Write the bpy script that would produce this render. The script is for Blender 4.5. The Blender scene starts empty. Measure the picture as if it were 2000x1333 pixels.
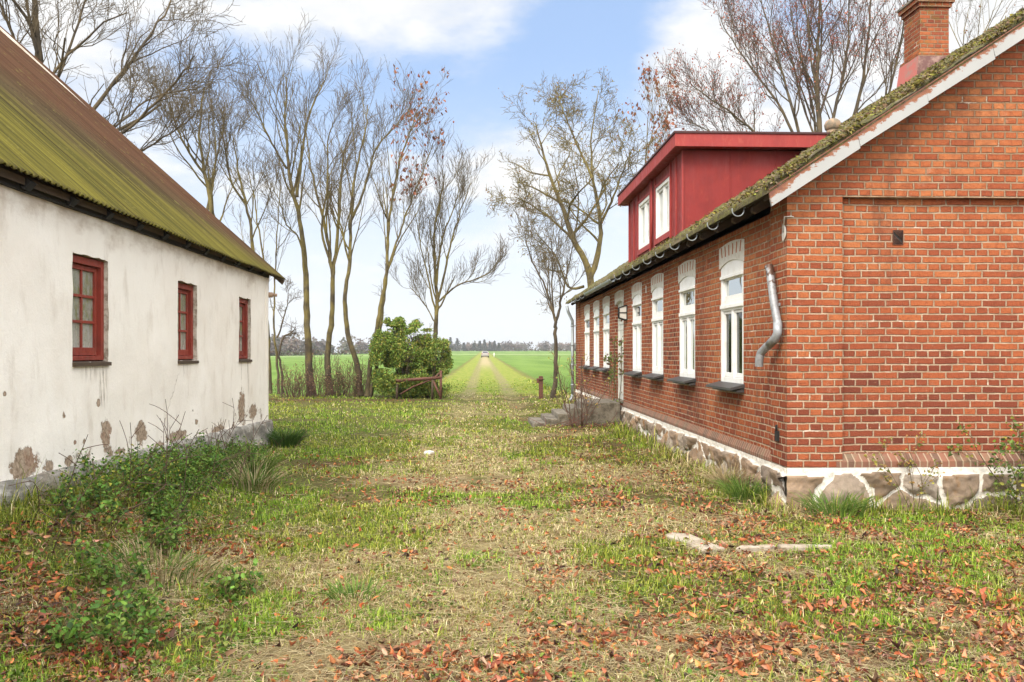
import bpy, bmesh, math, random
import numpy as np
from mathutils import Vector, Matrix
R = math.radians
SC = bpy.context.scene
COL = SC.collection

# ------------------------------------------------------------------ camera
FPX = 1690.0; HZ = 689.0; YAW = math.atan((1000 - 934) / FPX)
CS, SN = math.cos(YAW), math.sin(YAW)
CAMZ = 1.5
cam = bpy.data.cameras.new('camera'); camo = bpy.data.objects.new('camera', cam); COL.objects.link(camo)
cam.sensor_width = 36; cam.lens = 36 * FPX / 2000
cam.shift_y = (HZ - 666.5) / 2000
cam.clip_start = .05; cam.clip_end = 4000
camo.location = (0, 0, CAMZ); camo.rotation_euler = (R(90), 0, -YAW)
SC.camera = camo

# ------------------------------------------------------------------ light
SUN_EL, SUN_AZ = 42, 213          # azimuth clockwise from +Y: behind the camera
sun = bpy.data.lights.new('sun', 'SUN'); suno = bpy.data.objects.new('sun', sun); COL.objects.link(suno)
sun.energy = 2.1; sun.angle = R(18); sun.color = (1, .92, .80)
sd = Vector((math.sin(R(SUN_AZ)) * math.cos(R(SUN_EL)), math.cos(R(SUN_AZ)) * math.cos(R(SUN_EL)), math.sin(R(SUN_EL))))
suno.rotation_euler = sd.to_track_quat('Z', 'Y').to_euler()
SC.view_settings.view_transform = 'Standard'; SC.view_settings.look = 'None'
SC.view_settings.exposure = 0.75; SC.view_settings.gamma = 1
SC.cycles.max_bounces = 6; SC.cycles.transparent_max_bounces = 12
SC.cycles.use_denoising = True


class G:
    """small helper for node graphs"""
    def __init__(s, nt): s.nt = nt; s.n = nt.nodes; s.l = nt.links
    def add(s, t, **k):
        nd = s.n.new(t)
        for a, b in k.items(): setattr(nd, a, b)
        return nd
    def put(s, sock, v):
        if isinstance(v, bpy.types.NodeSocket): s.l.new(v, sock)
        elif v is not None:
            if isinstance(v, (tuple, list)) and sock.type == 'RGBA' and len(v) == 3: v = (*v, 1)
            sock.default_value = v
    def m(s, op, a, b=None, c=None, clamp=False):
        nd = s.add('ShaderNodeMath', operation=op, use_clamp=clamp)
        s.put(nd.inputs[0], a)
        if b is not None: s.put(nd.inputs[1], b)
        if c is not None: s.put(nd.inputs[2], c)
        return nd.outputs[0]
    def mr(s, v, a, b, c=0., d=1., smooth=True):
        nd = s.add('ShaderNodeMapRange', interpolation_type='SMOOTHSTEP' if smooth else 'LINEAR')
        for i, x in enumerate((v, a, b, c, d)): s.put(nd.inputs[i], x)
        return nd.outputs[0]
    def mix(s, f, a, b, mode='MIX'):
        nd = s.add('ShaderNodeMix', data_type='RGBA', blend_type=mode)
        s.put(nd.inputs[0], f); s.put(nd.inputs[6], a); s.put(nd.inputs[7], b)
        return nd.outputs[2]
    def noise(s, v, scale=5, detail=4, rough=.55, dist=0, out=0):
        nd = s.add('ShaderNodeTexNoise')
        s.put(nd.inputs['Vector'], v); nd.inputs['Scale'].default_value = scale
        nd.inputs['Detail'].default_value = detail; nd.inputs['Roughness'].default_value = rough
        nd.inputs['Distortion'].default_value = dist
        return nd.outputs[out]
    def sep(s, v):
        nd = s.add('ShaderNodeSeparateXYZ'); s.put(nd.inputs[0], v); return nd.outputs
    def comb(s, x=0., y=0., z=0.):
        nd = s.add('ShaderNodeCombineXYZ')
        for i, q in enumerate((x, y, z)): s.put(nd.inputs[i], q)
        return nd.outputs[0]
    def ramp(s, f, stops, interp='LINEAR'):
        nd = s.add('ShaderNodeValToRGB'); cr = nd.color_ramp; cr.interpolation = interp
        while len(cr.elements) < len(stops): cr.elements.new(.5)
        for e, (p, c) in zip(cr.elements, stops): e.position = p; e.color = (*c, 1)
        s.put(nd.inputs[0], f); return nd.outputs[0]
    def vscale(s, v, sc):
        nd = s.add('ShaderNodeVectorMath', operation='MULTIPLY'); s.put(nd.inputs[0], v); nd.inputs[1].default_value = sc
        return nd.outputs[0]
    def pos(s): return s.add('ShaderNodeNewGeometry').outputs['Position']
    def nor(s): return s.add('ShaderNodeNewGeometry').outputs['True Normal']
    def attr(s, name, out='Color'):
        nd = s.add('ShaderNodeAttribute', attribute_name=name); return nd.outputs[out]
    def bump(s, h, strength=.5, dist=.01, nrm=None):
        nd = s.add('ShaderNodeBump'); s.put(nd.inputs['Height'], h)
        nd.inputs['Strength'].default_value = strength; nd.inputs['Distance'].default_value = dist
        if nrm is not None: s.put(nd.inputs['Normal'], nrm)
        return nd.outputs[0]


def material(name, fn=None, col=(.5, .5, .5), rough=.7, metal=0, spec=.4):
    m = bpy.data.materials.new(name); m.use_nodes = True
    g = G(m.node_tree); b = m.node_tree.nodes['Principled BSDF']
    b.inputs['Base Color'].default_value = (*col, 1); b.inputs['Roughness'].default_value = rough
    b.inputs['Metallic'].default_value = metal; b.inputs['Specular IOR Level'].default_value = spec
    if fn:
        for k, v in fn(g).items(): g.put(b.inputs[k], v)
    return m


# ------------------------------------------------------------------ sky
w = bpy.data.worlds.new('World'); SC.world = w; w.use_nodes = True
g = G(w.node_tree); bg = w.node_tree.nodes['Background']
skyt = g.add('ShaderNodeTexSky', sky_type='NISHITA'); skyt.sun_disc = False
skyt.sun_elevation = R(SUN_EL); skyt.sun_rotation = R(SUN_AZ)
dv = g.add('ShaderNodeTexCoord').outputs['Generated']
dx, dy, dz = g.sep(dv)
yy = g.m('MAXIMUM', dy, .05)
ta, tb = g.m('DIVIDE', dx, yy), g.m('DIVIDE', dz, yy)          # tangents of the bearing and the height
pz = g.m('ADD', g.m('MAXIMUM', dz, 0), .22)
pl = g.comb(g.m('DIVIDE', dx, pz), g.m('DIVIDE', dy, pz), 0.)
n1 = g.noise(pl, 1.6, 8, .6, .3); n2 = g.noise(pl, 5.5, 6, .6)
cl = g.m('ADD', g.m('MULTIPLY', n1, 1.1), g.m('MULTIPLY', n2, .35))
cl = g.m('SUBTRACT', cl, .775)
for (px, py, rx, ry, wt) in [(740, -10, 380, 130, .42), (1390, 130, 170, 190, .52), (1040, 330, 190, 110, .34),
                             (1900, 60, 260, 260, .5), (110, 150, 330, 330, .24), (560, 420, 500, 160, .12),
                             (1170, 70, 130, 120, -.38), (800, 210, 260, 70, -.16), (1050, 160, 110, 70, -.1), (470, 190, 120, 110, -.13)]:
    ca, cb = (px - 934) / FPX, (HZ - py) / FPX
    q = g.m('ADD', g.m('POWER', g.m('DIVIDE', g.m('SUBTRACT', ta, ca), rx / FPX), 2.),
            g.m('POWER', g.m('DIVIDE', g.m('SUBTRACT', tb, cb), ry / FPX), 2.))
    cl = g.m('ADD', cl, g.m('MULTIPLY', g.m('POWER', 2.718, g.m('MULTIPLY', q, -1.)), wt))
elev = g.m('MAXIMUM', dz, 0)
away = g.mr(g.m('ADD', dz, g.m('MULTIPLY', dy, -.45)), .15, .75)  # unseen sky overhead and behind, given extra bright cloud to light the walls
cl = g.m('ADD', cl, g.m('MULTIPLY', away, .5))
cm = g.mr(cl, -.02, .34)
blue = g.mix(.55, g.mix(1., skyt.outputs[0], (1.1, 1.15, 1.2), 'MULTIPLY'), (4.4, 6.0, 9.0))
low = g.mr(elev, .0, .34, 1., 0.)
blue = g.mix(g.m('MULTIPLY', low, .85), blue, (7.75, 7.85, 7.95))
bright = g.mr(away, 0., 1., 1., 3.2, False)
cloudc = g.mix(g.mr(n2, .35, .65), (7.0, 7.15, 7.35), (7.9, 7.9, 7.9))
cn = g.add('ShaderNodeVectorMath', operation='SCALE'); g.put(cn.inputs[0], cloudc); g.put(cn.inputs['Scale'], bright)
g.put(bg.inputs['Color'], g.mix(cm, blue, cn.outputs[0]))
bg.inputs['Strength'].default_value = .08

# ------------------------------------------------------------------ helpers
def PX(px, py, X):
    u = (px - 1000) / FPX; d = X / (SN + u * CS); return (X, d * (CS - u * SN), CAMZ + (HZ - py) / FPX * d)
def PY(px, py, Y):
    u = (px - 1000) / FPX; d = Y / (CS - u * SN); return (d * (SN + u * CS), Y, CAMZ + (HZ - py) / FPX * d)

def _hash(ix, iy, seed):
    h = (ix.astype(np.int64) * 374761393 + iy.astype(np.int64) * 668265263 + seed * 1442695041) & 0xffffffff
    h = ((h ^ (h >> 13)) * 1274126177) & 0xffffffff
    return ((h ^ (h >> 16)) & 0xffff) / 65535.0
def vnoise(x, y, seed=0):
    x = np.asarray(x, float); y = np.asarray(y, float)
    ix, iy = np.floor(x), np.floor(y); fx, fy = x - ix, y - iy
    fx = fx * fx * (3 - 2 * fx); fy = fy * fy * (3 - 2 * fy)
    a, b = _hash(ix, iy, seed), _hash(ix + 1, iy, seed); c, d = _hash(ix, iy + 1, seed), _hash(ix + 1, iy + 1, seed)
    return (a + (b - a) * fx) * (1 - fy) + (c + (d - c) * fx) * fy
def fbm(x, y, seed=0, o=4):
    s, t, a = 0, 0, 1.
    for i in range(o):
        s = s + a * vnoise(np.asarray(x) * 2 ** i, np.asarray(y) * 2 ** i, seed + i * 17); t += a; a *= .5
    return s / t
def sst(v, a, b):
    t = np.clip((v - a) / (b - a), 0, 1); return t * t * (3 - 2 * t)

def gz(x, y):
    x = np.asarray(x, float); y = np.asarray(y, float)
    wv = sst(x / np.maximum(y, 1), -.22, -.03)
    z = 2.9 * (np.clip((y - 60) / 740, 0, 1.4)) ** 1.27 * wv
    z = z + .34 * sst(-x, 1.9, 3.3) * sst(-y, -13.5, -6.0)
    near = sst(-y, -60, -20)
    z = z + near * (.05 * (fbm(x * .5, y * .5, 3, 3) - .5) + .03 * (fbm(x * 2.3, y * 2.3, 5, 3) - .5))
    # two worn wheel ruts in the lane
    xc = .2 + .0065 * y
    for o in (-.75, .75):
        z = z - .05 * np.exp(-((x - xc - o) / .22) ** 2) * sst(y, 12, 22) * sst(-y, -120, -60)
    z = z + .06 * sst(np.abs(x - xc), 1.4, 2.2) * sst(y, 31, 36) * 0
    return z

def props(o, label=None, cat=None, group=None, kind=None):
    if label: o['label'] = label
    if cat: o['category'] = cat
    if group: o['group'] = group
    if kind: o['kind'] = kind
    return o
def empty(name, loc, label, cat, group=None, rz=0):
    o = bpy.data.objects.new(name, None); COL.objects.link(o); o.location = loc; o.rotation_euler = (0, 0, rz)
    o.empty_display_size = .1
    return props(o, label, cat, group)
def link(name, me, parent=None, world=True):
    o = bpy.data.objects.new(name, me); COL.objects.link(o)
    if parent:
        o.parent = parent
        if world:
            L = Vector((0, 0, 0)); p = parent
            while p: L += p.location if p.type == 'EMPTY' else Vector((0, 0, 0)); p = p.parent
            if parent.type == 'EMPTY': o.matrix_parent_inverse = Matrix.Translation(-L)
    return o
def mesh(name, V, F, mats, parent=None, smooth=False, col=None, world=True, mi=None, extra=None):
    """fast mesh from arrays; F: (n,3) or (n,4) index array"""
    V = np.asarray(V, np.float32); F = np.asarray(F, np.int32); k = F.shape[1]
    me = bpy.data.meshes.new(name); me.vertices.add(len(V)); me.vertices.foreach_set('co', V.ravel())
    me.loops.add(F.size); me.loops.foreach_set('vertex_index', F.ravel())
    me.polygons.add(len(F)); me.polygons.foreach_set('loop_start', np.arange(0, F.size, k, dtype=np.int32))
    if mi is not None: me.polygons.foreach_set('material_index', np.asarray(mi, np.int32))
    me.update(calc_edges=True)
    if smooth: me.polygons.foreach_set('use_smooth', np.ones(len(F), bool))
    if col is not None:
        a = me.color_attributes.new('tint', 'FLOAT_COLOR', 'POINT')
        c = np.ones((len(V), 4), np.float32); c[:, :3] = col; a.data.foreach_set('color', c.ravel())
    for nm, arr in (extra or {}).items():
        a = me.attributes.new(nm, 'FLOAT', 'POINT'); a.data.foreach_set('value', np.asarray(arr, np.float32))
    for m in (mats if isinstance(mats, (list, tuple)) else [mats]): me.materials.append(m)
    return link(name, me, parent, world)

class MB:
    """collects boxes, prisms and tubes, then builds ONE mesh"""
    def __init__(s, T=None): s.v = []; s.f = []; s.T = T; s.sm = []
    def add(s, vs, fs, sm=False):
        o = len(s.v)
        for v in vs: s.v.append(tuple(s.T(*v)) if s.T else tuple(v))
        for f in fs: s.f.append([o + i for i in f]); s.sm.append(sm)
        return s
    def box(s, a0, b0, c0, a1, b1, c1):
        vs = [(x, y, z) for x in (a0, a1) for y in (b0, b1) for z in (c0, c1)]
        return s.add(vs, [(0, 1, 3, 2), (4, 6, 7, 5), (0, 4, 5, 1), (2, 3, 7, 6), (0, 2, 6, 4), (1, 5, 7, 3)])
    def quad(s, *p): return s.add(p, [tuple(range(len(p)))])
    def prism(s, poly, c0, c1, order=(0, 1, 2)):
        """poly in the first two axes, extruded c0..c1 along the third; order permutes"""
        n = len(poly); vs = []
        for c in (c0, c1):
            for (a, b) in poly:
                q = [0, 0, 0]; q[order[0]] = a; q[order[1]] = b; q[order[2]] = c; vs.append(q)
        fs = [tuple(range(n))[::-1], tuple(range(n, 2 * n))] + [(i, (i + 1) % n, n + (i + 1) % n, n + i) for i in range(n)]
        return s.add(vs, fs)
    def tube(s, pts, rad, k=8, cap=True, closed=False):
        pts = [Vector(p) for p in pts]; n = len(pts)
        if not hasattr(rad, '__len__'): rad = [rad] * n
        up = None; vs = []
        for i, p in enumerate(pts):
            t = (pts[min(i + 1, n - 1)] - pts[max(i - 1, 0)]).normalized()
            if up is None:
                up = t.orthogonal().normalized()
            up = (up - t * up.dot(t)).normalized(); b = t.cross(up)
            for j in range(k):
                a = 2 * math.pi * j / k; vs.append(p + (up * math.cos(a) + b * math.sin(a)) * rad[i])
        fs = [(i * k + j, i * k + (j + 1) % k, (i + 1) * k + (j + 1) % k, (i + 1) * k + j) for i in range(n - 1) for j in range(k)]
        s.add(vs, fs, True)
        if cap:
            o = len(s.v) - n * k
            s.f.append([o + j for j in range(k)][::-1]); s.f.append([o + (n - 1) * k + j for j in range(k)]); s.sm += [False, False]
        return s
    def build(s, name, mat, parent=None, bevel=0, world=True):
        me = bpy.data.meshes.new(name); me.from_pydata([tuple(v) for v in s.v], [], s.f)
        me.polygons.foreach_set('use_smooth', s.sm)
        bm = bmesh.new(); bm.from_mesh(me); bmesh.ops.recalc_face_normals(bm, faces=bm.faces)
        bm.to_mesh(me); bm.free(); me.materials.append(mat)
        o = link(name, me, parent, world)
        if bevel:
            md = o.modifiers.new('bevel', 'BEVEL'); md.width = bevel; md.segments = 2; md.limit_method = 'ANGLE'
        return o

def tubes(polys, k):
    """many polylines (list of (pts (n,3), rad (n,))) with k sides -> V, F (quads)"""
    by = {}
    for p, r in polys: by.setdefault(len(p), []).append((p, r))
    Vs, Fs, off = [], [], 0
    for n, lst in by.items():
        P = np.array([a for a, _ in lst], float); Rr = np.array([b for _, b in lst], float)
        Tn = np.empty_like(P); Tn[:, 1:-1] = P[:, 2:] - P[:, :-2]; Tn[:, 0] = P[:, 1] - P[:, 0]; Tn[:, -1] = P[:, -1] - P[:, -2]
        Tn /= np.linalg.norm(Tn, axis=2, keepdims=True) + 1e-9
        ref = np.where(np.abs(Tn[:, :1, 2:3]) > .85, np.array([[[1., 0, 0]]]), np.array([[[0, 0, 1.]]]))
        ref = np.broadcast_to(ref, P.shape)
        U = np.cross(Tn, ref); U /= np.linalg.norm(U, axis=2, keepdims=True) + 1e-9
        B = np.cross(Tn, U)
        a = np.arange(k) * 2 * np.pi / k
        V = P[:, :, None, :] + (U[:, :, None, :] * np.cos(a)[None, None, :, None] + B[:, :, None, :] * np.sin(a)[None, None, :, None]) * Rr[:, :, None, None]
        m = len(lst); V = V.reshape(-1, 3)
        i = np.arange(n - 1)[:, None]; j = np.arange(k)[None, :]
        q = np.stack([i * k + j, i * k + (j + 1) % k, (i + 1) * k + (j + 1) % k, (i + 1) * k + j], -1).reshape(-1, 4)
        Fq = (q[None] + (np.arange(m) * n * k)[:, None, None]).reshape(-1, 4) + off
        Vs.append(V); Fs.append(Fq); off += len(V)
    return np.concatenate(Vs), np.concatenate(Fs)

def frames(n, rng, tilt):
    """random orthonormal frames, tilt = spread of the normal away from +Z"""
    az = rng.uniform(0, 2 * np.pi, n); th = rng.uniform(0, 1, n) ** .7 * tilt; ph = rng.uniform(0, 2 * np.pi, n)
    N = np.stack([np.sin(th) * np.cos(ph), np.sin(th) * np.sin(ph), np.cos(th)], 1)
    A = np.stack([np.cos(az), np.sin(az), np.zeros(n)], 1); A -= N * (A * N).sum(1, keepdims=True)
    A /= np.linalg.norm(A, axis=1, keepdims=True) + 1e-9
    return A, np.cross(N, A), N

LEAF = np.array([[0, 0, 0], [.28, .34, .06], [.68, .28, .05], [1, 0, -.05], [.68, -.28, .05], [.28, -.34, .06], [.5, 0, -.02]])
LEAFF = np.array([[0, 6, 1], [1, 6, 2], [2, 6, 3], [3, 6, 4], [4, 6, 5], [5, 6, 0]])
def leafset(P, size, rng, tilt, pal, curl=0., asp=1., hang=0., jit=.12):
    """leaves as small folded blades at points P -> V, F, colour"""
    n = len(P); A, B, N = frames(n, rng, tilt)
    if hang: A = A + np.array([0, 0, -hang]); A /= np.linalg.norm(A, axis=1, keepdims=True); B = np.cross(N, A)
    s = (np.asarray(size) * rng.uniform(.6, 1.25, n))[:, None, None]
    T = np.broadcast_to(LEAF, (n, 7, 3)).copy(); T[:, :, 1] *= asp
    cu = rng.uniform(-1, 1, (n, 1)) * curl
    T[:, :, 2] += cu * ((T[:, :, 0] - .5) ** 2) * 4 + np.abs(T[:, :, 1]) * rng.uniform(.2, 1.2, (n, 1)) * (curl + .25)
    V = np.asarray(P)[:, None, :] + s * (T[:, :, :1] * A[:, None] + T[:, :, 1:2] * B[:, None] + T[:, :, 2:] * N[:, None])
    F = LEAFF[None] + (np.arange(n) * 7)[:, None, None]
    pal = np.array(pal); c = pal[rng.integers(0, len(pal), n)] * rng.uniform(1 - jit * 2, 1 + jit * 2, (n, 1)) * rng.uniform(1 - jit, 1 + jit, (n, 3))
    return V.reshape(-1, 3), F.reshape(-1, 3), np.repeat(c, 7, 0)

# ------------------------------------------------------------------ materials
def brick_nodes(dark=0., moss=0., u_expr=None, flat=False):
    def fn(g):
        P = g.pos(); x, y, z = g.sep(P); nx, ny, nz = g.sep(g.nor())
        isx = g.m('GREATER_THAN', g.m('ABSOLUTE', nx), .6)
        u = g.m('ADD', g.m('MULTIPLY', y, isx), g.m('MULTIPLY', x, g.m('SUBTRACT', 1., isx)))
        wv = g.noise(P, 1.3, 2); w2 = g.noise(P, 14, 3)
        z = g.m('ADD', z, g.m('MULTIPLY', g.m('SUBTRACT', wv, .5), .02))
        z = g.m('ADD', z, g.m('MULTIPLY', g.m('SUBTRACT', w2, .5), .010))
        u = g.m('ADD', u, g.m('MULTIPLY', g.m('SUBTRACT', g.noise(P, 11, 3, out=0), .5), .014))
        h = .0705
        zr = g.m('DIVIDE', g.m('SUBTRACT', z, .395), h); row = g.m('FLOOR', zr); fz = g.m('SUBTRACT', zr, row)
        par = g.m('FLOORED_MODULO', row, 2.); sh = g.m('GREATER_THAN', g.m('FLOORED_MODULO', row, 4.), 1.5)
        bw = g.m('SUBTRACT', .240, g.m('MULTIPLY', par, .120))
        uo = g.m('ADD', u, g.m('MULTIPLY', par, .06)); uo = g.m('ADD', uo, g.m('MULTIPLY', sh, .12))
        ur = g.m('DIVIDE', uo, bw); colm = g.m('FLOOR', ur); fu = g.m('SUBTRACT', ur, colm)
        du = g.m('MULTIPLY', g.m('MINIMUM', fu, g.m('SUBTRACT', 1., fu)), bw)
        dz = g.m('MULTIPLY', g.m('MINIMUM', fz, g.m('SUBTRACT', 1., fz)), h)
        dd = g.m('MINIMUM', du, dz)
        dd = g.m('ADD', dd, g.m('MULTIPLY', g.m('SUBTRACT', g.noise(P, 38, 4, .75), .5), .011))
        bm = g.mr(dd, .0048, .0105)
        wn = g.add('ShaderNodeTexWhiteNoise', noise_dimensions='3D'); g.put(wn.inputs[0], g.comb(colm, row, isx))
        rnd = wn.outputs[0]
        zone = g.noise(P, .55, 3, .5)
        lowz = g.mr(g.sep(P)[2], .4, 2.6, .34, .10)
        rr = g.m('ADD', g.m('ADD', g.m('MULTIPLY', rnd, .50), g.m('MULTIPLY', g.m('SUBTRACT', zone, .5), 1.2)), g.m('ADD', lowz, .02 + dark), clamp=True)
        c = g.ramp(rr, [(0, (.44, .160, .062)), (.3, (.37, .108, .042)), (.55, (.29, .076, .034)), (.8, (.19, .050, .028)), (1, (.085, .030, .022))])
        c = g.mix(g.mr(g.noise(P, 22, 5, .75), .42, .72, 0., .6), c, (.15, .04, .022))
        c = g.mix(g.mr(g.noise(P, 60, 3, .7), .62, .75, 0., .55), c, (.50, .24, .13))
        # flashed rims, also painted dark for edge shading the soft sun leaves weak
        c = g.mix(g.mr(dd, .008, .022, g.m('MULTIPLY', rnd, .45), 0.), c, (.17, .04, .024))
        mort = g.mix(g.mr(g.noise(P, 9, 4), .35, .7), (.33, .225, .145), (.47, .34, .235))
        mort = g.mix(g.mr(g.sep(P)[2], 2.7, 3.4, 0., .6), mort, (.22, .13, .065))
        # pale repointed smears
        smear = g.mr(g.noise(g.vscale(P, (1, 1, 2.5)), 2.3, 5, .7), .60, .68)
        mort = g.mix(smear, mort, (.62, .50, .39))
        c = g.mix(bm, mort, c)
        # lime bloom and damp streaks with a shape of their own
        c = g.mix(g.mr(g.noise(g.vscale(P, (1, 1, .6)), 3.1, 7, .8), .58, .74, 0., .5), c, (.44, .29, .20))
        c = g.mix(g.mr(g.noise(g.vscale(P, (1, 1, .3)), 1.1, 6, .7), .52, .68, 0., .6), c, (.12, .05, .033))
        if moss: c = g.mix(g.mr(g.noise(P, 7, 5, .7), .5, .7, 0., moss), c, (.16, .13, .03))
        hgt = g.m('ADD', bm, g.m('MULTIPLY', g.noise(P, 70, 4), .5))
        hgt = g.m('ADD', hgt, g.m('MULTIPLY', rnd, .35))
        return {'Base Color': c, 'Normal': g.bump(hgt, 1., .016), 'Roughness': .9, 'Specular IOR Level': .12}
    return fn
M = {}
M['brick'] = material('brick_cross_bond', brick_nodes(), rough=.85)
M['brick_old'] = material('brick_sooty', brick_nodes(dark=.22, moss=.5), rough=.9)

def rowlock(g):
    P = g.pos(); x, y, z = g.sep(P); nx = g.sep(g.nor())[0]
    isx = g.m('GREATER_THAN', g.m('ABSOLUTE', nx), .4)
    u = g.m('ADD', g.m('MULTIPLY', y, isx), g.m('MULTIPLY', x, g.m('SUBTRACT', 1., isx)))
    ur = g.m('DIVIDE', g.m('ADD', u, g.m('MULTIPLY', g.m('SUBTRACT', g.noise(P, 8, 2), .5), .02)), .071); col = g.m('FLOOR', ur); fu = g.m('SUBTRACT', ur, col)
    d = g.m('MINIMUM', fu, g.m('SUBTRACT', 1., fu)); bm = g.mr(d, .06, .13)
    wn = g.add('ShaderNodeTexWhiteNoise', noise_dimensions='1D'); g.put(wn.inputs['W'], col)
    c = g.ramp(g.m('ADD', g.m('MULTIPLY', wn.outputs[0], .7), g.m('MULTIPLY', g.noise(P, 6, 4), .3)),
               [(0, (.26, .11, .065)), (.5, (.18, .085, .055)), (1, (.10, .065, .045))])
    c = g.mix(g.mr(g.noise(P, 5, 5, .7), .5, .7, 0., .7), c, (.17, .14, .085))
    c = g.mix(bm, (.33, .24, .16), c)
    return {'Base Color': c, 'Normal': g.bump(g.m('ADD', bm, g.noise(P, 50, 4)), .5, .01), 'Roughness': .85}
M['rowlock'] = material('brick_rowlock', rowlock)

def fieldstone(g):
    P = g.pos(); mo = g.attr('mortar', 'Fac'); sid = g.attr('stone', 'Fac')
    n = g.noise(P, 7, 8, .8); n2 = g.noise(P, 38, 5, .8)
    c = g.ramp(sid, [(0, (.30, .215, .14)), (.3, (.17, .135, .105)), (.55, (.38, .26, .165)), (.8, (.24, .16, .10)), (1, (.40, .33, .26))])
    c = g.mix(g.mr(n, .4, .7, 0., .6), c, (.14, .11, .085)); c = g.mix(g.mr(n2, .55, .75, 0., .6), c, (.36, .29, .21))
    c = g.mix(g.mr(g.noise(P, 4, 4), .56, .68, 0., .6), c, (.28, .14, .045))
    wcol = g.mix(g.mr(g.noise(P, 12, 5, .7), .5, .75), (.72, .67, .59), (.36, .31, .25))
    c = g.mix(g.mr(mo, .35, .65), c, wcol)
    return {'Base Color': c, 'Roughness': .9, 'Normal': g.bump(g.m('ADD', n, g.m('MULTIPLY', n2, .6)), .8, .025)}
M['fieldstone'] = material('fieldstone', fieldstone)

M['white_paint'] = material('white_paint', lambda g: {'Base Color': g.mix(g.mr(g.noise(g.pos(), 6, 5), .45, .8), (.80, .79, .76), (.68, .65, .59)), 'Roughness': .45})
M['white_lime'] = material('whitewashed_brick', lambda g: {'Base Color': g.mix(g.mr(g.noise(g.pos(), 14, 5, .7), .45, .8), (.64, .61, .55), (.44, .38, .30)), 'Roughness': .85, 'Normal': g.bump(g.noise(g.pos(), 40, 4), .4, .006)})
M['slot'] = material('bare_brick_slot', col=(.42, .15, .07), rough=.9)
M['slate'] = material('dark_slate', lambda g: {'Base Color': g.mix(g.noise(g.pos(), 12, 4), (.035, .035, .036), (.075, .07, .065)), 'Roughness': .5})
M['dark'] = material('dark_parts_and_shade', col=(.02, .018, .016), rough=.9)  # near-black fittings; also stands in for shade in hollows and under eaves
M['room'] = material('room_inside', col=(.10, .09, .08), rough=.9)  # dark backing behind the panes, the room's dimness is in its colour
M['curtain'] = material('curtain_cloth', lambda g: {'Base Color': g.mix(g.mr(g.noise(g.vscale(g.pos(), (1, 14, .6)), 3, 3), .4, .6), (.28, .25, .20), (.12, .105, .085)), 'Roughness': .95})
def glass_m(name, tintc, refl=.5, rough=.02):
    m = bpy.data.materials.new(name); m.use_nodes = True; g = G(m.node_tree); nt = m.node_tree
    nt.nodes.remove(nt.nodes['Principled BSDF']); out = nt.nodes['Material Output']
    t = g.add('ShaderNodeBsdfTransparent'); t.inputs[0].default_value = (*tintc, 1)
    gl = g.add('ShaderNodeBsdfGlossy'); gl.inputs['Roughness'].default_value = rough
    gl.inputs['Color'].default_value = (.62, .65, .65, 1)
    g.put(gl.inputs['Normal'], g.bump(g.noise(g.pos(), 3, 2), .15, .01))
    fr = g.add('ShaderNodeFresnel'); fr.inputs[0].default_value = 1.5
    mx = g.add('ShaderNodeMixShader'); g.put(mx.inputs[0], g.m('ADD', g.m('MULTIPLY', fr.outputs[0], .9), refl * .2, clamp=True))
    g.put(mx.inputs[1], t.outputs[0]); g.put(mx.inputs[2], gl.outputs[0]); g.put(out.inputs[0], mx.outputs[0])
    return m
M['glass'] = glass_m('window_glass', (.85, .88, .86), .5)
def dirty(g):
    P = g.pos(); x, y, z = g.sep(P)
    n = g.noise(g.vscale(P, (1, 3, 1.2)), 6, 5, .65)
    c = g.mix(g.mr(n, .42, .62), (.27, .27, .23), (.16, .16, .06))
    c = g.mix(g.mr(z, 1.5, 1.85, .85, 0.), c, (.36, .35, .31))
    c = g.mix(g.mr(g.noise(P, 22, 4, .7), .55, .7, 0., .6), c, (.09, .085, .05))
    return {'Base Color': c, 'Roughness': g.mr(n, .3, .7, .12, .35), 'Specular IOR Level': .6}
M['dirty_glass'] = material('dirty_glass', dirty)

def redpaint(base, worn, dark):
    def fn(g):
        P = g.pos(); n = g.noise(g.vscale(P, (1, 1, .35)), 14, 5, .7)
        c = g.mix(g.mr(n, .5, .75, 0., .8), base, worn)
        c = g.mix(g.mr(g.noise(P, 3, 4), .45, .7, 0., .5), c, dark)
        return {'Base Color': g.mix(g.mr(g.noise(g.vscale(P, (2, 2, .25)), 7, 6, .8), .52, .72, 0., .45), c, worn), 'Roughness': g.mr(n, .3, .7, .45, .8), 'Normal': g.bump(n, .5, .006)}
    return fn
M['dormer_red'] = material('dormer_red_paint', redpaint((.235, .024, .021), (.29, .052, .040), (.155, .016, .015)), spec=.3)
M['fascia_red'] = material('fascia_red_paint', redpaint((.31, .034, .029), (.40, .10, .075), (.22, .022, .02)))
M['dark_red'] = material('dormer_edge_metal', col=(.06, .018, .016), rough=.5)
M['window_red'] = material('weathered_red_window_paint', redpaint((.25, .036, .020), (.20, .075, .045), (.10, .016, .012)))
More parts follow.
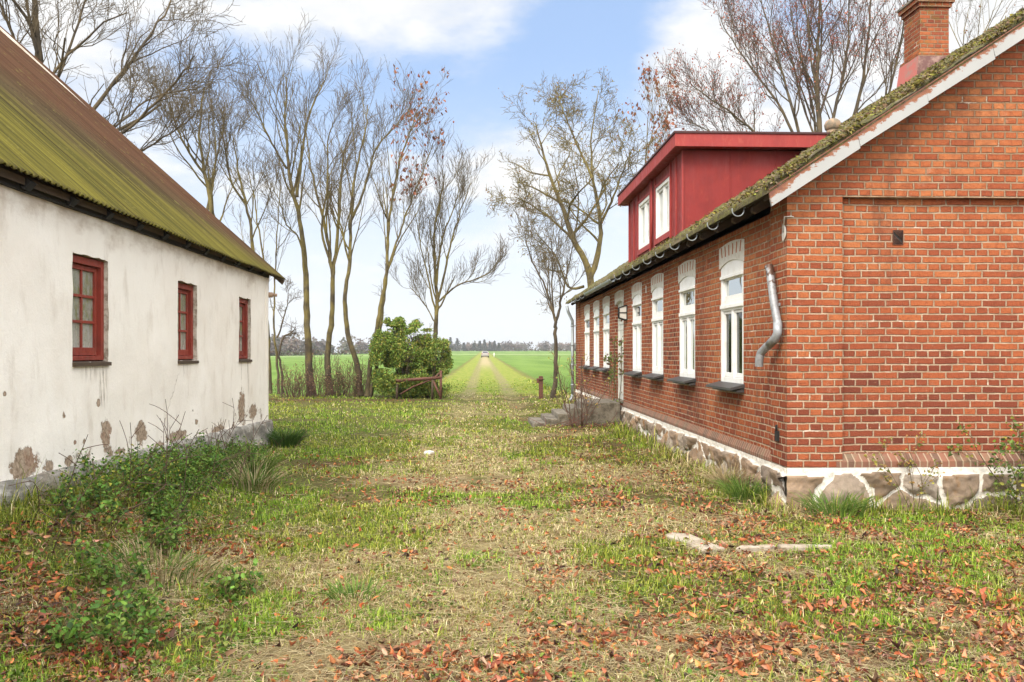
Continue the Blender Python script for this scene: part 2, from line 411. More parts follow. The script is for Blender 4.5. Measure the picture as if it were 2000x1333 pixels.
def rustwhite(g):
    P = g.pos(); x, y, z = g.sep(P)
    # s: distance below the board's upper edge
    s = g.m('SUBTRACT', g.m('ADD', 3.02, g.m('MULTIPLY', g.m('SUBTRACT', x, 2.711), .664)), z)
    n = g.noise(g.vscale(P, (3, 1, 5)), 5, 6, .75); n2 = g.noise(P, 1.3, 2)
    k = g.m('ADD', n, g.m('SUBTRACT', g.mr(s, .0, .13, .40, -.07, False), g.m('MULTIPLY', n2, .25)))
    k = g.m('ADD', k, g.mr(x, 2.7, 3.15, .16, 0.))
    c = g.mix(g.mr(k, .50, .56), g.mix(g.noise(P, 3, 4), (.30, .30, .285), (.40, .395, .38)), (.24, .09, .04))
    c = g.mix(g.mr(k, .60, .74), c, (.16, .06, .035))
    return {'Base Color': c, 'Roughness': .6}
M['rusty_white'] = material('rusty_white_metal', rustwhite)
def rust(a=(.12, .05, .032), b=(.19, .08, .05), c0=(.06, .03, .022)):
    return lambda g: {'Base Color': g.ramp(g.noise(g.pos(), 22, 5, .7), [(.3, c0), (.5, a), (.7, b)]), 'Roughness': .8}
M['rust'] = material('rusty_steel', rust())
def zinc(g):
    P = g.pos(); n = g.noise(g.vscale(P, (1, 1, .8)), 13, 5, .7)
    c = g.mix(g.mr(n, .35, .65), (.34, .35, .36), (.22, .22, .22))
    c = g.mix(g.mr(g.m('ADD', n, g.mr(g.sep(P)[2], 1.85, 2.35, -.13, .08)), .50, .56), c, (.10, .055, .038))
    return {'Base Color': c, 'Roughness': .5, 'Metallic': .25, 'Normal': g.bump(n, .3, .004)}
M['zinc_rust'] = material('rust_stained_zinc', zinc)
M['zinc'] = material('zinc', lambda g: {'Base Color': g.mix(g.noise(g.pos(), 8, 4), (.36, .39, .40), (.24, .26, .26)), 'Roughness': .5, 'Metallic': .3})
def mossroof(g):
    P = g.pos(); n = g.noise(P, 17, 6, .75); n2 = g.noise(g.vscale(P, (1, .35, 1)), 5, 4, .6)
    c = g.ramp(n, [(.30, (.04, .03, .016)), (.44, (.10, .075, .035)), (.53, (.11, .10, .024)), (.66, (.21, .19, .035))])
    c = g.mix(g.mr(n2, .52, .66, 0., .75), c, (.22, .17, .11))
    c = g.mix(g.mr(g.noise(P, 40, 3), .5, .8, 0., .7), c, (.05, .045, .02))
    return {'Base Color': c, 'Roughness': .95, 'Normal': g.bump(g.noise(P, 45, 5, .7), 1., .03)}
M['mossroof'] = material('mossy_roof_tiles', mossroof)
M['moss'] = material('moss_tufts', lambda g: {'Base Color': g.mix(.75, g.attr('tint'), g.mix(g.noise(g.pos(), 25, 4), (.10, .09, .03), (.30, .30, .05))), 'Roughness': 1})
def barnroof(g):
    P = g.pos(); x, y, z = g.sep(P)
    s = g.m('DIVIDE', g.m('SUBTRACT', -3.25, x), .748)     # metres up the slope
    st = g.noise(g.comb(g.m('MULTIPLY', y, 5.), g.m('MULTIPLY', s, .22), 0.), 1., 5, .7)
    st2 = g.noise(g.comb(g.m('MULTIPLY', y, 22.), g.m('MULTIPLY', s, .35), 3.), 1., 3, .7)
    cl = g.noise(g.comb(g.m('MULTIPLY', y, .35), g.m('MULTIPLY', s, .5), 0.), 1., 3)
    k = g.m('ADD', s, g.m('MULTIPLY', g.m('SUBTRACT', y, 7.), .27))
    k = g.m('ADD', k, g.m('ADD', g.m('MULTIPLY', g.m('SUBTRACT', st, .5), 2.6), g.m('MULTIPLY', g.m('SUBTRACT', cl, .5), 2.)))
    green = g.mix(g.mr(st2, .35, .65), (.060, .054, .013), (.150, .128, .022))
    green = g.mix(g.mr(st, .6, .75, 0., .6), green, (.15, .095, .045))
    brown = g.mix(g.mr(st2, .35, .65), (.040, .029, .014), (.085, .060, .028))
    rustc = g.mix(g.mr(st2, .3, .7), (.060, .027, .014), (.100, .050, .026))
    c = g.mix(g.mr(k, 1.3, 3.0), green, brown)
    k2 = g.m('ADD', g.m('MULTIPLY', s, .75), g.m('MULTIPLY', g.m('SUBTRACT', y, 7.), .36)); k2 = g.m('ADD', k2, g.m('MULTIPLY', st, 1.4))
    c = g.mix(g.mr(k2, 3.0, 4.8), c, rustc)
    c = g.mix(g.mr(g.noise(P, 30, 4, .7), .5, .8, 0., .4), c, (.05, .035, .015))
    # sheet edges: a darker side lap about every 0.93 m and two end laps
    lap = g.m('FLOORED_MODULO', y, .93); c = g.mix(g.mr(lap, .0, .03, .6, 0.), c, (.03, .022, .012))
    lp2 = g.m('FLOORED_MODULO', g.m('ADD', s, g.m('MULTIPLY', g.m('SUBTRACT', g.noise(P, 2, 2), .5), .04)), 2.35); c = g.mix(g.mr(lp2, .0, .05, .6, 0.), c, (.035, .025, .014))
    c = g.mix(g.mr(g.noise(P, 5, 6, .8), .56, .68, 0., .5), c, (.17, .15, .04))
    return {'Base Color': c, 'Roughness': .95, 'Specular IOR Level': .1, 'Normal': g.bump(g.noise(P, 60, 4), .4, .006)}
M['barnroof'] = material('mossy_corrugated_sheet', barnroof)
M['old_wood'] = material('old_dark_wood', lambda g: {'Base Color': g.mix(g.noise(g.vscale(g.pos(), (4, .6, 4)), 8, 4), (.035, .022, .014), (.11, .075, .045)), 'Roughness': .9})

PEELS = [(8.05, .74, .09, .12), (8.85, .68, .14, .10), (7.9, 1.05, .035, .035), (7.25, .98, .03, .03), (6.62, .66, .17, .11), (7.0, .60, .08, .05), (7.35, .6, .06, .04),
         (12.6, .72, .16, .2), (13.2, .62, .2, .1), (9.9, .55, .3, .05), (11.5, .5, .3, .04), (7.95, 1.12, .0, .0), (10.6, .66, .05, .03), (8.35, .56, .1, .03), (9.35, .50, .14, .05), (6.35, 1.2, .03, .02), (7.62, .73, .02, .02), (7.45, .74, .025, .02)]
def plaster(g):
    P = g.pos(); x, y, z = g.sep(P)
    n = g.noise(P, 1.1, 4, .6); n2 = g.noise(g.vscale(P, (1, 1, .35)), 5, 5, .65)
    c = g.mix(g.mr(n, .35, .65), (.86, .81, .725), (.80, .74, .65)); c = g.mix(g.mr(n2, .5, .8, 0., .55), c, (.52, .44, .35))
    c = g.mix(g.mr(g.noise(P, 17, 5, .75), .58, .72, 0., .6), c, (.84, .81, .75))
    c = g.mix(g.mr(g.noise(g.vscale(P, (1, 2.5, 1)), 23, 5, .8), .64, .70, 0., .55), c, (.36, .29, .22))
    wob = g.noise(P, 9, 6, .75); ed = g.m('MULTIPLY', g.m('SUBTRACT', wob, .5), 3.2)
    mask = None
    for (py, pz, ry, rz) in PEELS:
        if not ry: continue
        q = g.m('ADD', g.m('POWER', g.m('DIVIDE', g.m('SUBTRACT', y, py), ry), 2.), g.m('POWER', g.m('DIVIDE', g.m('SUBTRACT', z, pz), rz), 2.))
        q = g.m('SUBTRACT', 1.15, g.m('ADD', g.m('SQRT', q), ed))
        mask = q if mask is None else g.m('MAXIMUM', mask, q)
    pm = g.mr(mask, .0, .12)
    # scattered small losses towards the foot of the wall
    sc = g.mr(g.m('ADD', g.noise(P, 4.2, 7, .8), g.mr(z, .4, 1.3, .105, -.09)), .655, .675)
    pm = g.m('MAXIMUM', pm, sc)
    under = g.mix(g.mr(g.noise(P, 28, 5, .75), .35, .65), (.20, .14, .09), (.44, .34, .25)); under = g.mix(g.mr(g.noise(P, 6, 3), .58, .63, 0., .3), under, (.28, .13, .08))
    c = g.mix(pm, c, under)
    # run-off streaks below the sills
    for (py, z0, z1, wd) in [(8.0, .95, 1.38, .13), (12.95, .7, 1.36, .07), (12.6, .8, 1.36, .03), (10.2, 1.15, 1.36, .12), (7.75, 1.2, 1.38, .2)]:
        q = g.m('MULTIPLY', g.mr(g.m('ABSOLUTE', g.m('SUBTRACT', y, py)), 0., wd, 1., 0.), g.m('MULTIPLY', g.mr(z, z0, z0 + .15), g.mr(z, z1, z1 + .02, 1., 0.)))
        q = g.m('MULTIPLY', q, g.mr(g.noise(g.vscale(P, (1, 22, 2.4)), 1.6, 5, .75), .46, .60))
        c = g.mix(g.m('MULTIPLY', q, .9), c, (.27, .21, .15))
    # one long crack
    cy = g.m('ADD', 9.55, g.m('ADD', g.m('MULTIPLY', g.m('SUBTRACT', z, .75), .9), g.m('MULTIPLY', g.m('SUBTRACT', g.noise(P, 5, 4), .5), .35)))
    cr = g.m('MULTIPLY', g.mr(g.m('ABSOLUTE', g.m('SUBTRACT', y, cy)), .004, .014, 1., 0.), g.m('MULTIPLY', g.mr(z, .7, .75), g.mr(z, 1.2, 1.3, 1., 0.)))
    c = g.mix(g.m('MULTIPLY', cr, .7), c, (.35, .28, .22))
    # brown grime in patches along the wall head
    top = g.m('ADD', g.mr(z, 2.25, 2.75, -.15, .32, False), g.m('SUBTRACT', g.noise(g.vscale(P, (1, .6, 1.3)), 2.6, 5, .7), .5))
    c = g.mix(g.mr(top, .05, .45, 0., .65), c, (.33, .23, .14))
    hgt = g.m('ADD', g.m('MULTIPLY', g.noise(P, 3, 5), 2.), g.m('ADD', g.m('MULTIPLY', g.noise(P, 35, 5, .7), .5), g.m('MULTIPLY', pm, -3.)))
    return {'Base Color': c, 'Roughness': .9, 'Normal': g.bump(hgt, .5, .012), 'Specular IOR Level': .2}
M['plaster'] = material('peeling_whitewash', plaster)
def plinthm(g):
    P = g.pos(); n = g.noise(g.vscale(P, (1, .8, 1.5)), 3, 6, .75); n2 = g.noise(P, 16, 5, .75)
    c = g.ramp(n, [(.3, (.09, .085, .07)), (.45, (.20, .185, .155)), (.54, (.36, .335, .29)), (.66, (.66, .62, .55))])
    c = g.mix(g.mr(n2, .5, .7, 0., .8), c, (.25, .22, .18)); c = g.mix(g.mr(g.noise(P, 2, 3), .55, .7, 0., .5), c, (.33, .24, .16))
    return {'Base Color': c, 'Roughness': .95, 'Normal': g.bump(g.m('ADD', n, n2), .9, .03)}
M['barn_plinth'] = material('weathered_plinth', plinthm)
M['reveal'] = material('rough_reveal', lambda g: {'Base Color': g.mix(g.mr(g.noise(g.pos(), 14, 6, .75), .4, .62), (.56, .50, .41), (.27, .22, .16)), 'Roughness': .95, 'Normal': g.bump(g.noise(g.pos(), 20, 5), .8, .02)})
M['concrete'] = material('old_concrete', lambda g: {'Base Color': g.mix(g.mr(g.noise(g.pos(), 5, 6, .75), .38, .65), (.22, .19, .145), (.075, .062, .042)), 'Roughness': .95, 'Normal': g.bump(g.noise(g.pos(), 30, 5, .7), .8, .015)})
M['slab'] = material('pale_slab', lambda g: {'Base Color': g.mix(g.mr(g.noise(g.pos(), 9, 6, .75), .4, .7), (.38, .32, .25), (.20, .155, .10)), 'Roughness': .9, 'Normal': g.bump(g.noise(g.pos(), 30, 5, .7), .6, .01)})
M['door'] = material('pale_peeling_door_paint', lambda g: {'Base Color': g.mix(g.mr(g.noise(g.vscale(g.pos(), (1, 2, .5)), 12, 6, .75), .45, .65), (.62, .62, .57), (.36, .33, .26)), 'Roughness': .7})
def bark(a, b, c0):
    def fn(g):
        P = g.pos(); z = g.sep(P)[2]
        n = g.noise(g.vscale(P, (1, 1, .3)), 9, 5, .7); n2 = g.noise(P, 2.2, 4)
        c = g.mix(g.mr(n, .35, .65), a, b); c = g.mix(g.m('MULTIPLY', g.mr(n2, .4, .62), .7), c, c0)
        c = g.mix(g.m('MULTIPLY', g.mr(g.m('ADD', z, g.m('MULTIPLY', n2, 2.)), 2.0, 4.2, .75, 0.), g.mr(n, .3, .6, .5, 1.)), c, (.075, .06, .045))
        return {'Base Color': c, 'Roughness': .95, 'Normal': g.bump(n, 1., .05), 'Specular IOR Level': .1}
    return fn
M['bark_ash'] = material('bark_algae', bark((.17, .135, .07), (.07, .055, .035), (.24, .19, .06)))
M['bark_dark'] = material('bark_dark', bark((.10, .08, .055), (.05, .04, .03), (.15, .11, .06)))
M['twig'] = material('twigs_olive', col=(.13, .10, .06), rough=.9, spec=.1)
M['twig_moss'] = material('twigs_lichen', col=(.16, .125, .05), rough=.9, spec=.1)
M['twig_red'] = material('twigs_reddish', col=(.12, .075, .055), rough=.9, spec=.1)
def leafm(trans):
    def fn(g): return {'Base Color': g.attr('tint'), 'Roughness': .6, 'Specular IOR Level': .25}
    m = material('leaf_' + str(trans), fn); nt = m.node_tree; g = G(nt)
    b = nt.nodes['Principled BSDF']; t = g.add('ShaderNodeBsdfTranslucent'); g.put(t.inputs[0], g.attr('tint'))
    mx = g.add('ShaderNodeMixShader'); mx.inputs[0].default_value = trans
    g.put(mx.inputs[1], b.outputs[0]); g.put(mx.inputs[2], t.outputs[0]); g.put(nt.nodes['Material Output'].inputs[0], mx.outputs[0])
    return m
M['leaf'] = leafm(.3); M['litter'] = leafm(.08)

# ------------------------------------------------------------------ ground
def zones(x, y):
    """straw, leaf-litter, bare-earth and rankness of the green, 0..1"""
    n = fbm(x * .55, y * .55, 11, 4); n2 = fbm(x * 1.9, y * 1.9, 23, 4); n3 = fbm(x * .9, y * .9, 41, 3)
    pc = -.15 + .02 * y                                     # worn middle of the yard
    pathw = np.exp(-((x - pc) / (1.1 + .02 * y)) ** 2)
    straw = sst(n * .55 + n2 * .55 + .17 * pathw + .06 * sst(-y, -6.5, -4), .53, .72)
    straw = np.maximum(straw * (1 - .35 * sst(y, 10, 20)) * (1 - .75 * sst(-(x - .0), .9, 1.8) * sst(y, 6.5, 9)), 0)
    leaf = sst(n3 * .7 + n2 * .3 + .24 * sst(x, .4, 2.2) * sst(-y, -12.5, -6) + .25 * sst(-x, 1.3, 2.4) * sst(-y, -6.2, -4.6)
               + .16 * sst(-y, -6.5, -4.2) + .17 * np.exp(-((x - 1.7) / 1.1) ** 2 - ((y - 12.5) / 4.5) ** 2) - .12 * sst(y, 9, 16) * sst(-x, -1.5, 0), .42, .78)
    dirt = sst(fbm(x * .8, y * 1.2, 77, 4), .56, .7)
    # the leaf-strewn strip at the foot of the tree row
    row = np.exp(-((y - 27.2) / 1.1) ** 2) * sst(-x, 1.2, 2.2)
    leaf = np.maximum(leaf, row); dirt = np.maximum(dirt, row)
    rg = np.exp(-((y - 26.5) / 2.2) ** 2) * sst(x, 1.6, 2.4); leaf = np.maximum(leaf, .7 * rg); straw = np.maximum(straw, .6 * rg)
    return straw, leaf, dirt, n2
def build_ground():
    ys = np.concatenate([np.arange(-30, 0, 2), np.arange(0, 3, .5), 3 * 1.018 ** np.arange(0, 350)]); ys = ys[ys < 1500]; ys = np.append(ys, [1700, 2300, 3200])
    t = np.linspace(-1, 1, 261); xs = np.sign(t) * np.abs(t) ** 1.7
    Y, T = np.meshgrid(ys, xs, indexing='ij'); hw = 14 + np.maximum(Y, 0) * 1.25
    X = T * hw; Z = gz(X, Y)
    nY, nX = X.shape; V = np.stack([X, Y, Z], -1).reshape(-1, 3)
    i = np.arange(nY - 1)[:, None]; j = np.arange(nX - 1)[None]
    F = np.stack([i * nX + j, i * nX + j + 1, (i + 1) * nX + j + 1, (i + 1) * nX + j], -1).reshape(-1, 4)
    s, l, d, _ = zones(V[:, 0], V[:, 1])
    def fn(g):
        P = g.pos(); x, y, z = g.sep(P)
        st, lf, dr = g.attr('straw', 'Fac'), g.attr('litter', 'Fac'), g.attr('dirt', 'Fac')
        f1 = g.noise(P, 35, 5, .75); f2 = g.noise(P, 6, 5, .7)
        lawn = g.mix(g.mr(f1, .4, .65), (.060, .056, .018), (.19, .20, .042))
        lawn = g.mix(g.m('MULTIPLY', g.mr(g.m('ADD', g.m('MULTIPLY', f1, .5), g.m('MULTIPLY', st, .6)), .40, .85), .8), lawn, (.36, .29, .14))
        lawn = g.mix(g.m('MULTIPLY', lf, g.mr(f1, .45, .55)), lawn, (.12, .055, .028))
        lawn = g.mix(g.m('MULTIPLY', dr, g.mr(f2, .4, .7, 0., .7)), lawn, (.10, .065, .04))
        # lane: verge, two ruts, then the young crop each side
        xc = g.m('SUBTRACT', x, g.m('ADD', .2, g.m('MULTIPLY', y, .0065)))
        wob = g.m('MULTIPLY', g.m('SUBTRACT', g.noise(g.vscale(P, (1, .25, 1)), 1.2, 4), .5), .9)
        ax = g.m('ADD', g.m('ABSOLUTE', xc), wob)
        rut = g.mr(g.m('ABSOLUTE', g.m('SUBTRACT', g.m('ABSOLUTE', g.m('ADD', xc, g.m('MULTIPLY', wob, .3))), .75)), .12, .42, 1., 0.)
        mid = g.mr(ax, .3, .9, 1., 0.)
        lane = g.mix(g.mr(g.noise(g.vscale(P, (1, .3, 1)), 2.5, 5, .7), .35, .65), (.15, .20, .028), (.25, .25, .055))
        lane = g.mix(g.m('MULTIPLY', g.mr(g.noise(g.vscale(P, (1, .4, 1)), 1.6, 5, .75), .3, .6, .15, .8), rut), lane, g.mix(g.mr(f1, .4, .6), (.17, .13, .065), (.28, .23, .13)))
        lane = g.mix(g.m('MULTIPLY', mid, g.mr(y, 60., 120., 0., .85)), lane, (.34, .27, .155))
        crop = g.mix(g.mr(g.noise(g.vscale(P, (1, .12, 1)), .25, 5, .6), .35, .65), (.10, .165, .030), (.145, .22, .045))
        crop = g.mix(g.mr(g.noise(g.vscale(P, (3, .15, 1)), 2., 4, .7), .5, .8, 0., .35), crop, (.10, .17, .03))
        # tramlines left by the tractor
        tl = g.m('SUBTRACT', x, g.m('ADD', 34., g.m('MULTIPLY', g.m('SUBTRACT', y, 120.), -.11)))
        tr = g.mr(g.m('ABSOLUTE', g.m('SUBTRACT', g.m('ABSOLUTE', tl), 1.4)), .3, .7, 1., 0.)
        crop = g.mix(g.m('MULTIPLY', tr, .6), crop, (.12, .09, .045))
        bn = g.m('MULTIPLY', g.mr(g.m('ABSOLUTE', g.m('SUBTRACT', y, 330.)), 6., 16., 1., 0.), .75)
        crop = g.mix(bn, crop, (.38, .42, .22))
        edge = g.mr(g.m('ABSOLUTE', g.m('SUBTRACT', ax, 2.55)), .05, .45, 1., 0.)
        fld = g.mix(g.mr(ax, 2.3, 2.7), lane, crop); fld = g.mix(g.m('MULTIPLY', edge, .55), fld, (.14, .10, .04))
        infield = g.mr(g.m('ADD', y, g.m('MULTIPLY', g.m('SUBTRACT', g.noise(P, 1.2, 4), .5), 3.)), 29.5, 33.)
        c = g.mix(infield, lawn, fld)
        h = g.m('ADD', f1, g.m('MULTIPLY', f2, .6))
        return {'Base Color': c, 'Roughness': .95, 'Specular IOR Level': .1, 'Normal': g.bump(h, .9, .04)}
    M['ground'] = material('yard_and_field', fn)
    o = mesh('ground', V, F, M['ground'], smooth=True, extra={'straw': s, 'litter': l, 'dirt': d})
    props(o, kind='structure')
build_ground()

HOUSES = [(2.9, 30, 8.12, 26.3), (-14, -3.36, -5, 14.2)]
def inside(x, y, pad=0.):
    m = np.zeros(len(x), bool)
    m |= (x > 2.86 - pad) & (y > 8.08 - pad) & (y < 26.3)
    m |= (x < -3.44 + pad) & (y < 14.2)
    m |= (x > 1.1) & (x < 3) & (y > 17.6) & (y < 19.2)
    return m
def sample_yard(n, rng, ymin=3.2, ymax=32, p=1.35):
    """points on the yard in front of the camera and a little to both sides, denser near"""
    u = rng.uniform(0, 1, n); a, b = ymin ** (1 - p), ymax ** (1 - p)
    y = (a + u * (b - a)) ** (1 / (1 - p))
    x = rng.uniform(-1, 1, n) * (.66 * y + .9) + .04 * y
    k = ~inside(x, y); return x[k], y[k]
def build_grass():
    rng = np.random.default_rng(5)
    x, y = sample_yard(1150000, rng, ymax=60, p=1.45)
    k = (y < 31) | (np.abs(x) < 9); x, y = x[k], y[k]
    # clumping: drift the roots towards tuft centres
    x = x + .035 * (fbm(x * 9, y * 9, 61, 2) - .5) * 2; y = y + .035 * (fbm(x * 9, y * 9, 67, 2) - .5) * 2
    st, lf, dr, n2 = zones(x, y)
    clump = fbm(x * 4.2, y * 4.2, 91, 3); micro = fbm(x * 14, y * 14, 95, 2)
    keep = rng.uniform(0, 1, len(x)) < np.clip(.25 + 1.3 * (clump - .25) + .5 * (micro - .5), .08, 1) * (1 - .95 * dr ** 1.3) * (1 - .35 * lf)
    x, y, st, lf, dr, n2, clump, micro = [a[keep] for a in (x, y, st, lf, dr, n2, clump, micro)]
    kf = rng.uniform(0, 1, len(x)) > sst(y, 31, 56); x, y, st, lf, dr, n2, clump, micro = [a[kf] for a in (x, y, st, lf, dr, n2, clump, micro)]
    n = len(x); z = gz(x, y)
    lane = np.exp(-((np.abs(x - .2 - .0065 * y) - .75) / .3) ** 2) * sst(y, 14, 24)
    wallside = np.maximum(sst(-(np.abs(x + 3.45)), -.5, -.1) * (y < 14.4), np.maximum(sst(-(np.abs(x - 2.85)), -.45, -.1) * (y > 8), sst(-np.abs(y - 8.1), -.4, -.1) * (x > 2.7)))
    issraw = rng.uniform(0, 1, n) < np.clip(st * .70 + .10 + .45 * lane, .08, .80) * (y < 33)
    L = np.where(issraw, rng.uniform(.025, .10, n) * rng.uniform(.5, 1.1, n), rng.uniform(.018, .07, n) * rng.uniform(.6, 1.15, n)) * (.55 + .95 * clump) * (1 + 2.4 * wallside * (rng.uniform(0, 1, n) < .7))
    tuft = sst(micro, .66, .8) * (~issraw); L = L * (1 + .9 * tuft)
    L = L * np.clip(1 - .6 * lane, .3, 1) * np.where(y > 31, .8, 1 + .008 * y)
    az = rng.uniform(0, 2 * np.pi, n)
    lean = np.where(issraw, rng.uniform(.8, 1.6, n), rng.uniform(.1, 1.3, n))
    W = np.maximum(np.where(issraw, .0019, .0027) * rng.uniform(.7, 1.4, n), y * .00048)
    D = np.stack([np.cos(az), np.sin(az)], 1); S = np.stack([-np.sin(az), np.cos(az)], 1)
    def pt(t, wd, side, bend):
        a = lean * bend
        h = L * t * np.cos(a); r = L * t * np.sin(a)
        return np.stack([x + D[:, 0] * r + S[:, 0] * W * wd * side, y + D[:, 1] * r + S[:, 1] * W * wd * side, z + h - .004], 1)
    V = np.stack([pt(0, 1, -1, 0), pt(0, 1, 1, 0), pt(.55, .85, -1, .6), pt(.55, .85, 1, .6), pt(1, 0, 0, 1.1)], 1)
    F = np.array([[0, 1, 3], [0, 3, 2], [2, 3, 4]])[None] + (np.arange(n) * 5)[:, None, None]
    gp = np.array([(.15, .21, .020), (.23, .30, .028), (.32, .36, .042), (.08, .12, .014), (.42, .41, .07)])
    rich = sst(fbm(x * .8, y * .8, 131, 3), .45, .62)
    gc = gp[rng.integers(0, 5, n)] * (1 + .3 * rich[:, None] * np.array([-.3, .5, -.3]))
    sp = np.array([(.55, .44, .22), (.70, .58, .34), (.42, .34, .15), (.40, .39, .11), (.16, .11, .05), (.27, .17, .08)])
    c = np.where(issraw[:, None], sp[rng.integers(0, 6, n)], gc) * rng.uniform(.75, 1.2, (n, 1))
    fld = (y > 32.5) & (np.abs(x - .2 - .0065 * y) > 2.5); c[fld] = np.array([.10, .19, .03]) * rng.uniform(.8, 1.2, (fld.sum(), 1))
    o = mesh('grass', V.reshape(-1, 3), F.reshape(-1, 3), M['leaf'], col=np.repeat(c, 5, 0))
    props(o, kind='stuff')
    # fallen leaves
    x, y = sample_yard(150000, rng, ymax=30, p=1.4)
    st, lf, dr, n2 = zones(x, y); cc = fbm(x * 2.2, y * 2.2, 150, 4)
    k = rng.uniform(0, 1, len(x)) < np.clip(lf * (.12 + .85 * sst(cc, .42, .68)) + .045, 0, 1) * np.clip(1.2 - y * .03, .3, 1); x, y = x[k], y[k]
    P = np.stack([x, y, gz(x, y) + rng.uniform(.004, .035, len(x)) ** 1.0], 1)
    # loose drifts: lower left, and right under the gable
    pal = [(.46, .16, .055), (.50, .20, .08), (.34, .10, .04), (.20, .055, .026), (.46, .27, .15), (.28, .12, .06), (.12, .055, .032), (.07, .035, .024), (.34, .20, .11), (.40, .13, .05), (.22, .12, .07)]
    V, F, c = leafset(P, .042 * np.clip(rng.lognormal(0, .32, len(P)), .5, 1.45), rng, 1.4, pal, curl=.9, asp=.55, jit=.2)
    o = mesh('fallen_leaves', V, F, M['litter'], col=c); props(o, kind='stuff')
build_grass()
def build_thatch():
    rng = np.random.default_rng(8); x, y = sample_yard(52000, rng, ymin=3.4, ymax=16, p=1.6)
    st, lf, dr, n2 = zones(x, y); k = rng.uniform(0, 1, len(x)) < np.clip(.12 + .9 * st, 0, 1); x, y = x[k], y[k]; n = len(x)
    a = rng.uniform(0, 6.28, n); L = rng.uniform(.06, .19, n); cv = rng.normal(0, .5, n); z = gz(x, y); out = []
    t = np.array([-.5, -.15, .2, .5])
    P = np.stack([x[:, None] + L[:, None] * (t * np.cos(a[:, None]) - cv[:, None] * t * t * np.sin(a[:, None])), y[:, None] + L[:, None] * (t * np.sin(a[:, None]) + cv[:, None] * t * t * np.cos(a[:, None])),
                  z[:, None] + rng.uniform(.012, .04, (n, 1)) + L[:, None] * t * rng.normal(0, .16, (n, 1))], -1)
    rad = np.maximum(.0009, .00022 * y)[:, None] * np.array([1, 1, .9, .5])
    V, F = tubes(list(zip(P, rad)), 3); pal = np.array([(.55, .44, .24), (.64, .54, .33), (.42, .32, .16), (.30, .20, .10)])
    c = pal[rng.integers(0, 4, n)] * rng.uniform(.8, 1.2, (n, 1))
    props(mesh('dry_straw', V, F, M['leaf'], col=np.repeat(c, 12, 0)), kind='stuff')
    x, y = sample_yard(26000, rng, ymin=3.4, ymax=18, p=1.5); m = fbm(x * 1.6, y * 1.6, 333, 3) + .12 * sst(-x, .8, 2.5); k = m > .56; x, y = x[k], y[k]
    P = np.stack([x, y, gz(x, y) + rng.uniform(.005, .035, len(x))], 1)
    V, F, c = leafset(P, .030, rng, .9, [(.10, .17, .025), (.15, .23, .035), (.07, .12, .02), (.20, .26, .05)], curl=.3, asp=1.)
    props(mesh('lawn_herbs', V, F, M['leaf'], col=c), kind='stuff')
build_thatch()

# ------------------------------------------------------------------ brick house
XW, XR, YG, YR, YE = 2.96, 2.99, 8.19, 8.27, 26.2
HB = .395                                                  # underside of the brickwork
TAN = .66
def roofz(X): return 3.005 + TAN * (X - 2.72)              # underside of the roof covering
house = empty('brick_house', (6, 17, 0), 'red brick farmhouse with a red dormer, white arched windows and a mossy roof', 'house')
def wall_panel(mb, T, us, vs, holes, depth):
    us = sorted(set(us + [h[0] for h in holes] + [h[1] for h in holes])); vs = sorted(set(vs + [h[2] for h in holes] + [h[3] for h in holes]))
    for i in range(len(us) - 1):
        for j in range(len(vs) - 1):
            cu, cv = (us[i] + us[i + 1]) / 2, (vs[j] + vs[j + 1]) / 2
            if any(h[0] < cu < h[1] and h[2] < cv < h[3] for h in holes): continue
            mb.quad(T(us[i], vs[j], 0), T(us[i + 1], vs[j], 0), T(us[i + 1], vs[j + 1], 0), T(us[i], vs[j + 1], 0))
    for (a, b, c, d) in holes:
        for (p, q) in (((a, c), (b, c)), ((b, c), (b, d)), ((b, d), (a, d)), ((a, d), (a, c))):
            mb.quad(T(*p, 0), T(*q, 0), T(*q, -depth), T(*p, -depth))
WIN = [(9.651, 10.59), (11.83, 12.784), (13.891, 14.822), (15.754, 16.697), (19.632, 20.638), (21.295, 22.351), (23.154, 24.24)]
DOOR = (17.72, 18.80)
ZS, ZSP, ZCR = 1.135, 2.53, 2.615                           # sill, springing and crown of the openings
TL = lambda u, v, w: (XR - w, u, v)                         # wall coordinates: along, up, outwards
holes = [(a, b, ZS, ZCR) for a, b in WIN] + [(DOOR[0], DOOR[1], .47, ZCR)]
mb = MB(); wall_panel(mb, TL, [8.66, 25.394], [HB, 3.2], holes, .11)
mb.box(XW, YG, HB, 3.5, 8.66, 3.06)                         # corner pilaster, returned onto the gable
mb.box(XW, 25.394, HB, 3.2, YE, 3.06)
# gable: recessed field, proud band above, both up to the slope
def gpoly(z0, z1, x0, x1):
    p = [(x0, z0), (x1, z0)]
    top = lambda X: min(roofz(X), roofz(15.5 - X)) - .002
    if z1 is None:
        p.append((x1, top(x1)))
        if x0 < 7.75 < x1: p.append((7.75, top(7.75)))
        p.append((x0, top(x0)))
    else: p += [(x1, z1), (x0, z1)]
    return p
mb.prism(gpoly(HB, 3.02, 3.452, 12.1), YR, YR + .3, (0, 2, 1))
mb.prism(gpoly(2.998, None, 2.965, 12.5), YG + .002, YR + .28, (0, 2, 1))
mb.box(12.05, YG, HB, 12.54, 8.66, 2.99)
mb.prism(gpoly(HB, None, 3.0, 12.5), YE - .25, YE - .003, (0, 2, 1))
mb.box(12.3, 8.5, HB, 12.5, YE - .1, 3.1)
wall = mb.build('wall', M['brick'], house)
